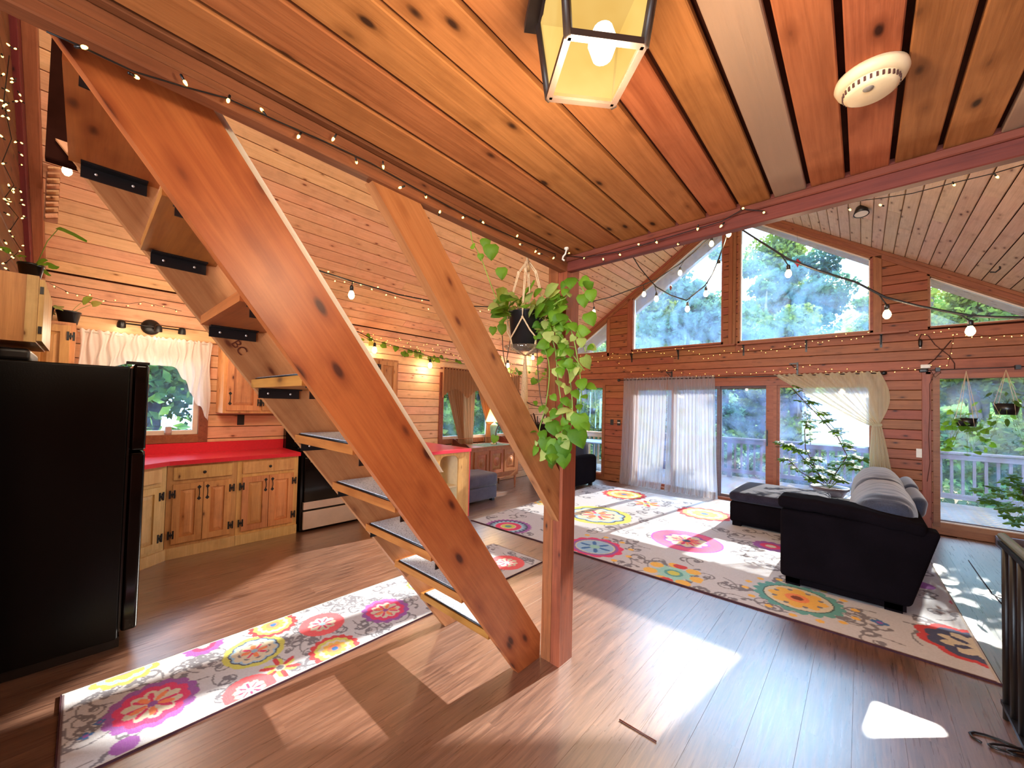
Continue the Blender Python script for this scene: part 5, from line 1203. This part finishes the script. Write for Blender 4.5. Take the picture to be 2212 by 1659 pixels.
k=0; yy=hr.y-.05
while yy>1.2: MB().tube([(hx,yy,.0 if k%8==0 else .08),(hx,yy,.87)],.0135,8).build('baluster',M_black,t); yy-=.135; k+=1
t=thing('cord_tangle','tangle of thin black cord lying by the foot of the guard rail','cable',(.55,3.3,0))
m=MB(); p=at(2160,1610,'z',.006)
for q in range(3): m.tube([p+V((.09*math.cos(a*.5+q)+.05*q,.05*math.sin(a*.5+q*2),.004*q)) for a in range(9)],.005,5)
m.build('cord',M_black,t)
t=thing('cord_tangle','thin dark cords spread on the bluish floor behind the guard rail','cable',(.9,4.6,0))
m=MB()
for pts in (((2141,1282),(2160,1292),(2190,1300),(2225,1308)),((2150,1288),(2165,1305)),((2155,1285),(2180,1292),(2225,1300)),((2092,1210),(2120,1250),(2142,1280))): m.tube([at(x,y,'z',.005) for x,y in pts],.004,5)
m.build('cord',M_black,t)
# ------------------------------------------------------------------ potted umbrella plant by the door
pp=at(1792,1052,'y',7.27); rz=pp.z; base=max(.0,rz-.16)
t=thing('plant_stand','low dark plant stand behind the chaise at the glass door','stand',(pp.x,7.27,0)); MB().lathe([(0,base-.02),(.15,base-.02),(.15,base),(0,base)],(pp.x,7.27,0),20).build('stand_top',W_dark,t)
for k in range(4): MB().tube([(pp.x+.12*math.cos(k*PI/2+.7),7.27+.12*math.sin(k*PI/2+.7),base-.02),(pp.x+.13*math.cos(k*PI/2+.7),7.27+.13*math.sin(k*PI/2+.7),0.0)],.012,8).build('leg',W_dark,t)
um=thing('umbrella_plant','leafy umbrella plant in a wide grey pot before the glass door','plant',(pp.x,7.27,base))
c=V((pp.x,7.27,base+.001)); MB().lathe([(0,0),(.13,0),(.19,.12),(.215,.135),(.215,.165),(.195,.165),(.18,.13),(0,.13)],c,32).build('pot',M_potg,um); MB().lathe([(0,.138),(.18,.138)],c,20).build('soil',M_soil,um)
def rosette(p,parent,nl,s_,me,d0):
    d0=V(d0).normalized(); x=d0.orthogonal().normalized(); y=d0.cross(x)
    for k in range(nl):
        a=2*PI*k/nl+random.random()*.4; d=(x*math.cos(a)+y*math.sin(a)+d0*.25+V((0,0,-.18))).normalized(); put_leaf(me,parent,p,d,s_*random.uniform(.75,1.1),d0)
def branch(px,parent,d,nr,me,ls,r=.006,ydep=7.27):
    P_=[at(x,y,'y',ydep+dy) for (x,y),dy in px]; MB().tube(P_,r,6).build('branch',M_stemd,parent)
    for k in range(nr):
        f=(k+.6)/nr*(len(P_)-1); i=min(int(f),len(P_)-2); p=P_[i].lerp(P_[i+1],f-i); q=p+V((random.uniform(-.07,.07),random.uniform(-.09,.05),random.uniform(-.02,.08)))
        MB().tube([p,q],.002,4).build('leaf_stalk',M_stem,parent); rosette(q,parent,6,ls,me,(random.uniform(-.5,.5),random.uniform(-.8,.1),1))
branch([((1790,1045),0),((1830,985),-.02),((1810,945),-.02),((1775,905),-.03),((1740,870),-.02),((1710,838),0)],um,0,14,LO,.085)
branch([((1785,1045),0),((1745,1000),-.1),((1712,965),-.14),((1675,965),-.16)],um,0,9,LO,.085)
branch([((1780,1045),0),((1740,970),-.02),((1738,930),0),((1745,905),0)],um,0,6,LO,.085)
branch([((1780,1048),0),((1730,1020),-.1),((1700,990),-.12),((1690,1000),-.12)],um,0,7,LO,.08)
for px,py in ((1770,1010),(1800,1000),(1830,1000),(1850,1010),(1775,1030),(1750,1035),(1815,1035),(1860,990),(1795,1020),(1765,990),(1835,985)):
    p=at(px,py,'y',7.27+random.uniform(-.12,.08)); MB().tube([c+V((0,0,.14)),p],.003,4).build('leaf_stalk',M_stem,um); rosette(p,um,7,.10,LO,(random.uniform(-.4,.4),-.4,1))
# right edge indoor plant and hanging planters by the right window
t=thing('bushy_plant','bushy green plant hanging at the right edge before the window','plant',at(2190,1060,'y',7.3)); c0=at(2200,1050,'y',7.30)
MB().lathe([(0,-.10),(.08,-.10),(.11,.05),(.10,.05),(0,.03)],c0+V((.12,0,-.05)),18).build('pot',M_pot,t)
MB().tube([c0+V((.12,0,.0)),c0+V((.12,0,1.2))],.004,5).build('hanger_cord',M_rope,t)
for px,py in ((2150,1055),(2170,1040),(2190,1030),(2205,1045),(2135,1070),(2160,1070),(2185,1065),(2205,1075),(2150,1085),(2175,1090),(2195,1100),(2205,1120),(2175,1115),(2190,1130),(2125,1080),(2110,1058),(2195,1050),(2210,1060),(2165,1100)):
    p=at(px,py,'y',7.3+random.uniform(-.12,.1)); MB().tube([c0+V((.1,0,0)),p],.002,4).build('leaf_stalk',M_stem,t); rosette(p,t,6,.075,LOd if random.random()<.5 else LO,(random.uniform(-.5,.5),-.5,.8))
def hpot(label,px,py,y,r,h,mat,topp,me,nl,ls,spread,grp=None,down=.5,hm=M_rope):
    c=at(px,py,'y',y); t=thing('hanging_planter',label,'planter',c,grp)
    MB().lathe([(0,-h/2),(r*.75,-h/2),(r,h/2),(r*.92,h/2),(0,h*.35)],c,20).build('pot',mat,t); tp_=V((c.x,c.y,topp))
    m=MB()
    for k in range(4):
        a=k*PI/2+.4; m.tube([tp_,c+V((r*math.cos(a),r*math.sin(a),h/2)),c+V((r*.75*math.cos(a+.4),r*.75*math.sin(a+.4),-h/2))],.003,4)
    m.build('hanger_cords',hm,t)
    for k in range(nl):
        a=random.uniform(0,2*PI); e_=c+V((math.cos(a)*spread*random.uniform(.3,1),math.sin(a)*spread*random.uniform(.3,1),h/2-random.uniform(-.35,down)*spread*1.4))
        MB().tube([c+V((0,0,h/2)),(c+e_)/2+V((0,0,h*.6)),e_],.0016,4).build('leaf_stalk',M_stem,t); put_leaf(me,t,e_,V((math.cos(a),math.sin(a),random.uniform(-1,.3))),ls*random.uniform(.7,1.3),(random.uniform(-.5,.5),-1,.5))
    return t
hpot('hanging pot with trailing leaves in front of the right window, left of two',2088,912,7.35,.10,.10,M_pot,2.08,LH,34,.055,.20,'hanging planters at the right window',1.6)
hpot('dark hanging basket of spindly leaves in front of the right window, right of two',2174,884,7.30,.105,.13,M_pot,2.08,LL,34,.085,.27,'hanging planters at the right window',1.2)
# ------------------------------------------------------------------ outside
ground=struct('ground',MB().box(-60,60,-30,110,-2.6,-2.4),M_grass)
dk=thing('deck','weathered timber deck strewn with leaves outside the gable','deck',(-2,9.1,-.08)); mt_deck=deck_leafy()
y=YG+.16
while y<10.75:
    xa,xe=(-7.5,4.5); board('deck_board',(xa,y+.068,-.05),(xe,y+.068,-.05),.133,.03,(0,0,1),mt_deck,dk); y+=.14
MB().box(-7.5,4.5,YG+.16,10.7,-.25,-.085).build('deck_frame',W_deck,dk)
def railing(label,x0,x1,y,mat,top=.90):
    t=thing('deck_railing',label,'railing',((x0+x1)/2,y,-.05),'deck railings')
    board('top_rail',(x0,y,top),(x1,y,top),.14,.035,(0,0,1),mat,t); board('face_rail',(x0,y-.05,top-.09),(x1,y-.05,top-.09),.09,.03,(0,-1,0),mat,t); board('bottom_rail',(x0,y-.03,.12),(x1,y-.03,.12),.09,.03,(0,-1,0),mat,t)
    x=x0+.07; k=0
    while x<x1:
        if k%12==0: board('rail_post',(x,y+.02,-.2),(x,y+.02,top),.09,.09,(0,-1,0),mat,t)
        else: board('baluster',(x,y-.02,.10),(x,y-.02,top-.05),.038,.038,(0,-1,0),mat,t)
        x+=.128; k+=1
railing('grey deck railing seen through the sliding doors and right window',-3.9,3.6,10.55,W_rail)
railing('brown deck railing seen through the low left window',-7.2,-3.95,9.15,W_railw)
# patio table & chairs beyond the left window
tb=at(1285,955,'y',8.62); t=thing('patio_table','grey patio table on the deck beyond the low left window','table',(tb.x,8.62,-.05)); M_pat=plain('grey_patio_metal',(120,124,130),.5,.4)
MB().lathe([(0,0),(.55,0),(.55,.025),(0,.025)],(tb.x,8.62,.68),32).build('tabletop',M_pat,t)
for k in range(4): a=k*PI/2+.6; MB().tube([(tb.x+.3*math.cos(a),8.62+.3*math.sin(a),.68),(tb.x+.38*math.cos(a),8.62+.38*math.sin(a),-.05)],.018,8).build('leg',M_pat,t)
def pchair(label,x,y,a):
    t=thing('patio_chair',label,'chair',(x,y,-.05),'patio chairs'); R=Matrix.Translation((x,y,0))@Matrix.Rotation(a,4,'Z')
    MB().box(-.24,.24,-.24,.24,.36,.385,mat=R).build('seat',M_pat,t); MB().box(-.24,.24,.22,.245,.45,.80,mat=R).build('backrest',M_pat,t)
    for sx in (-.22,.22):
        for sy in (-.22,.22): MB().tube([R@V((sx,sy,.37)),R@V((sx*1.1,sy*1.1,-.05))],.012,6).build('leg',M_pat,t)
        MB().tube([R@V((sx*1.1,-.2,.37)),R@V((sx*1.15,-.2,.58)),R@V((sx*1.15,.2,.60))],.012,6).build('armrest',M_pat,t)
pchair('grey patio chair nearest the glass at the outdoor table',tb.x-.30,8.10,PI-.0); pchair('grey patio chair right of the outdoor table',tb.x+.62,8.55,-PI/2)
# outdoor hanging pots beyond the left window
hpot('black pot in a string hanger outside the low left window, right of two',1278,888,8.4,.10,.14,M_pot,2.93,LHv,14,.05,.13,'hanging pots outside the left window',.2)
hpot('black pot hanging outside the low left window, left of two',1253,878,8.4,.095,.13,M_pot,2.85,LH,8,.05,.12,'hanging pots outside the left window',.2)
tm=NT('wooded_hillside'); tc=tm.a('TexCoord').outputs['Object']; n=tm.noise(tc,.35,4,.6); n2=tm.noise(tc,2.6,5,.7); ad=tm.math('ADD',tm.math('MULTIPLY',n,.4),tm.math('MULTIPLY',n2,.6))
tm.bsdf(tm.ramp(ad,[(.36,lin((40,56,34))),(.48,lin((96,116,54))),(.6,lin((170,172,84)))]),.9,.05,bump=n2,bs=1,bd=.6)
def hill(u,v):
    y=33+30*v; x=-75+150*u; return V((x,y,-2.5+16*v**1.1+1.4*math.sin(x*.35+y*.2)*min(1,v*3)+.8*math.sin(x*.9+2)*min(1,v*3)))
struct('hillside',MB().grid(hill,90,16),tm.m)
# trees
def crown(seed,n,mat,h,w_,ls=.16):
    r=np.random.RandomState(seed); cl=[]; 
    for k in range(26):
        a=r.uniform(0,2*PI); hh=r.uniform(.12,1.0); rad=w_*(1.05-hh)**.6*r.uniform(.25,1.0); cl.append((rad*math.cos(a),rad*math.sin(a),hh*h,r.uniform(.35,.8)*w_*.42))
    cl=np.array(cl); ix=r.randint(0,len(cl),n); d=r.normal(size=(n,3)); d/=np.linalg.norm(d,axis=1)[:,None]; c=cl[ix,:3]+d*(cl[ix,3:4]*(r.rand(n,1)**.4))*np.array([1,1,.62])
    a=r.normal(size=(n,3)); a/=np.linalg.norm(a,axis=1)[:,None]; b=np.cross(a,r.normal(size=(n,3))); b/=np.linalg.norm(b,axis=1)[:,None]; s_=ls*(.6+.8*r.rand(n,1))
    v=np.stack([c-a*s_*.5,c+b*s_*.28,c+a*s_*.5,c-b*s_*.28],1).reshape(-1,3); me=bpy.data.meshes.new('foliage'); me.vertices.add(4*n); me.vertices.foreach_set('co',v.ravel()); me.loops.add(4*n); me.loops.foreach_set('vertex_index',np.arange(4*n,dtype=np.int32)); me.polygons.add(n); me.polygons.foreach_set('loop_start',np.arange(n,dtype=np.int32)*4); me.update(calc_edges=True); me.materials.append(mat); return me
CR=[crown(1,15000,T_leaf[0],7.5,2.6),crown(2,15000,T_leaf[1],7.5,2.8),crown(3,15000,T_leaf[2],8.0,2.4),crown(4,9000,T_leaf[0],3.4,2.4,.13),crown(5,9000,T_leaf[1],3.2,2.6,.13)]
kinds=['slender yellow-green woodland tree','full fresh-green woodland tree','tall bluish-green woodland tree','low yellow-green bush','broad fresh-green bush']
def tree(x,y,k,s_,label):
    t=thing('tree' if k<3 else 'bush',label,'tree' if k<3 else 'bush',(x,y,-2.4),'woodland beyond the deck')
    inst('foliage',CR[k],t,Matrix.Translation((x,y,-2.4+(.9 if k<3 else .1)*s_))@Matrix.Rotation(random.uniform(0,6),4,'Z')@Matrix.Scale(s_,4))['kind']='stuff'
    MB().tube([(x,y,-2.4),(x+.1,y,.5),(x-.05,y+.1,3*s_),(x+.1,y,-2.4+7.2*s_ if k<3 else -2.4+2*s_)],[.17*s_,.14*s_,.10*s_,.02],8).build('trunk',M_bark,t)
CR.append(crown(9,1000,T_leaf[0],8,3.0,.22))
kinds.append('sparse tall tree with thin high crown')
def lab(k,x,y): 
    d='far ' if y>24 else ('' if y>15 else 'near ')
    w_='seen through the left windows' if x<-5 else ('seen left of the middle mullion' if x<-2.2 else ('seen behind the sliding doors' if x<.6 else 'seen through the right windows'))
    return d+kinds[k]+' '+w_
ORD=['first','second','third','fourth','fifth','sixth','seventh','eighth','ninth','tenth','eleventh','twelfth','thirteenth','fourteenth','fifteenth','sixteenth','seventeenth','eighteenth','nineteenth','twentieth','twenty-first','twenty-second','twenty-third','twenty-fourth','twenty-fifth','twenty-sixth','twenty-seventh']
TR=[(-15,16,1,1.1),(-12.5,14,0,1.0),(-10,17,2,1.15),(-8.2,13.8,1,.95),(-6.3,16.5,0,1.1),(-4.4,14.2,2,1.0),(-3.0,19.5,1,1.25),(-1.6,15.5,0,.86),(.6,18.5,1,.96),(1.9,14.0,0,.86),(3.4,17,2,1.1),(5.0,14.5,1,1.0),(7,17,0,1.1),(-9,22,0,1.5),(-5.5,24,1,1.6),(-2,26,2,1.45),(1.2,25,0,1.2),(4.5,24,1,1.35),(8.5,22,2,1.4),(-13.5,21,2,1.5),(-18,26,1,1.7),(-11,30,1,1.9),(-4,33,0,2.0),(3,34,1,1.7),(9,31,0,1.9),(14,26,1,1.8),(-24,22,0,1.7)]
so_=sorted(range(len(TR)),key=lambda i:TR[i][0]/TR[i][1])
for i,(x,y,k,s_) in enumerate(TR): tree(x,y,k,s_,lab(k,x,y).split(' seen')[0]+', '+ORD[so_.index(i)]+' from the left among the woodland trees')
BR_=[(-13,12.6,3,1.1),(-9.5,12.8,4,1.2),(-6.2,12.4,3,1.1),(-3.5,12.7,4,1.05),(-1.2,13.2,3,1.0),(1.0,12.6,4,1.05),(3.2,12.9,3,1.15),(5.5,13,4,1.3),(-7.5,18.5,4,2.0),(-16,15,4,1.8)]
sb_=sorted(range(len(BR_)),key=lambda i:BR_[i][0]/BR_[i][1])
for i,(x,y,k,s_) in enumerate(BR_): tree(x,y,k,s_,lab(k,x,y).split(' seen')[0]+', '+ORD[sb_.index(i)]+' from the left among the bushes')
for x,y,z_,l_ in ((3.1,22,8.6,'sparse tall tree with thin high crown behind the right big window'),(5.9,21,8.2,'sparse tall tree with thin high crown at the far right')):
    t=thing('tree',l_,'tree',(x,y,-2.4),'woodland beyond the deck'); inst('foliage',CR[5],t,Matrix.Translation((x,y,z_)))['kind']='stuff'; MB().tube([(x,y,-2.4),(x+.15,y,5),(x,y,z_+5)],[.16,.12,.03],8).build('trunk',M_bark,t)
# trees west of the house, outside the kitchen and draped windows
for i,(x,y,k,s_,l_) in enumerate([(-9.5,1.0,1,.8,'green tree seen through the kitchen window'),(-10,4.2,0,.9,'yellow-green tree beyond the draped window'),(-9.4,7.2,1,.9,'green tree left of the draped window view'),(-8.6,.2,4,1.2,'low green bush below the kitchen window'),(-8.7,5.8,3,1.3,'low yellow bush below the draped window'),(-12,-1.5,1,1.2,'far green tree west of the kitchen'),(-8.8,3.6,4,1.2,'broad bush between the west windows'),(-9.2,2.0,4,1.5,'tall bush facing the kitchen wall outside')]): tree(x-4.5,y*1.5-.2,k,s_*1.45,l_)
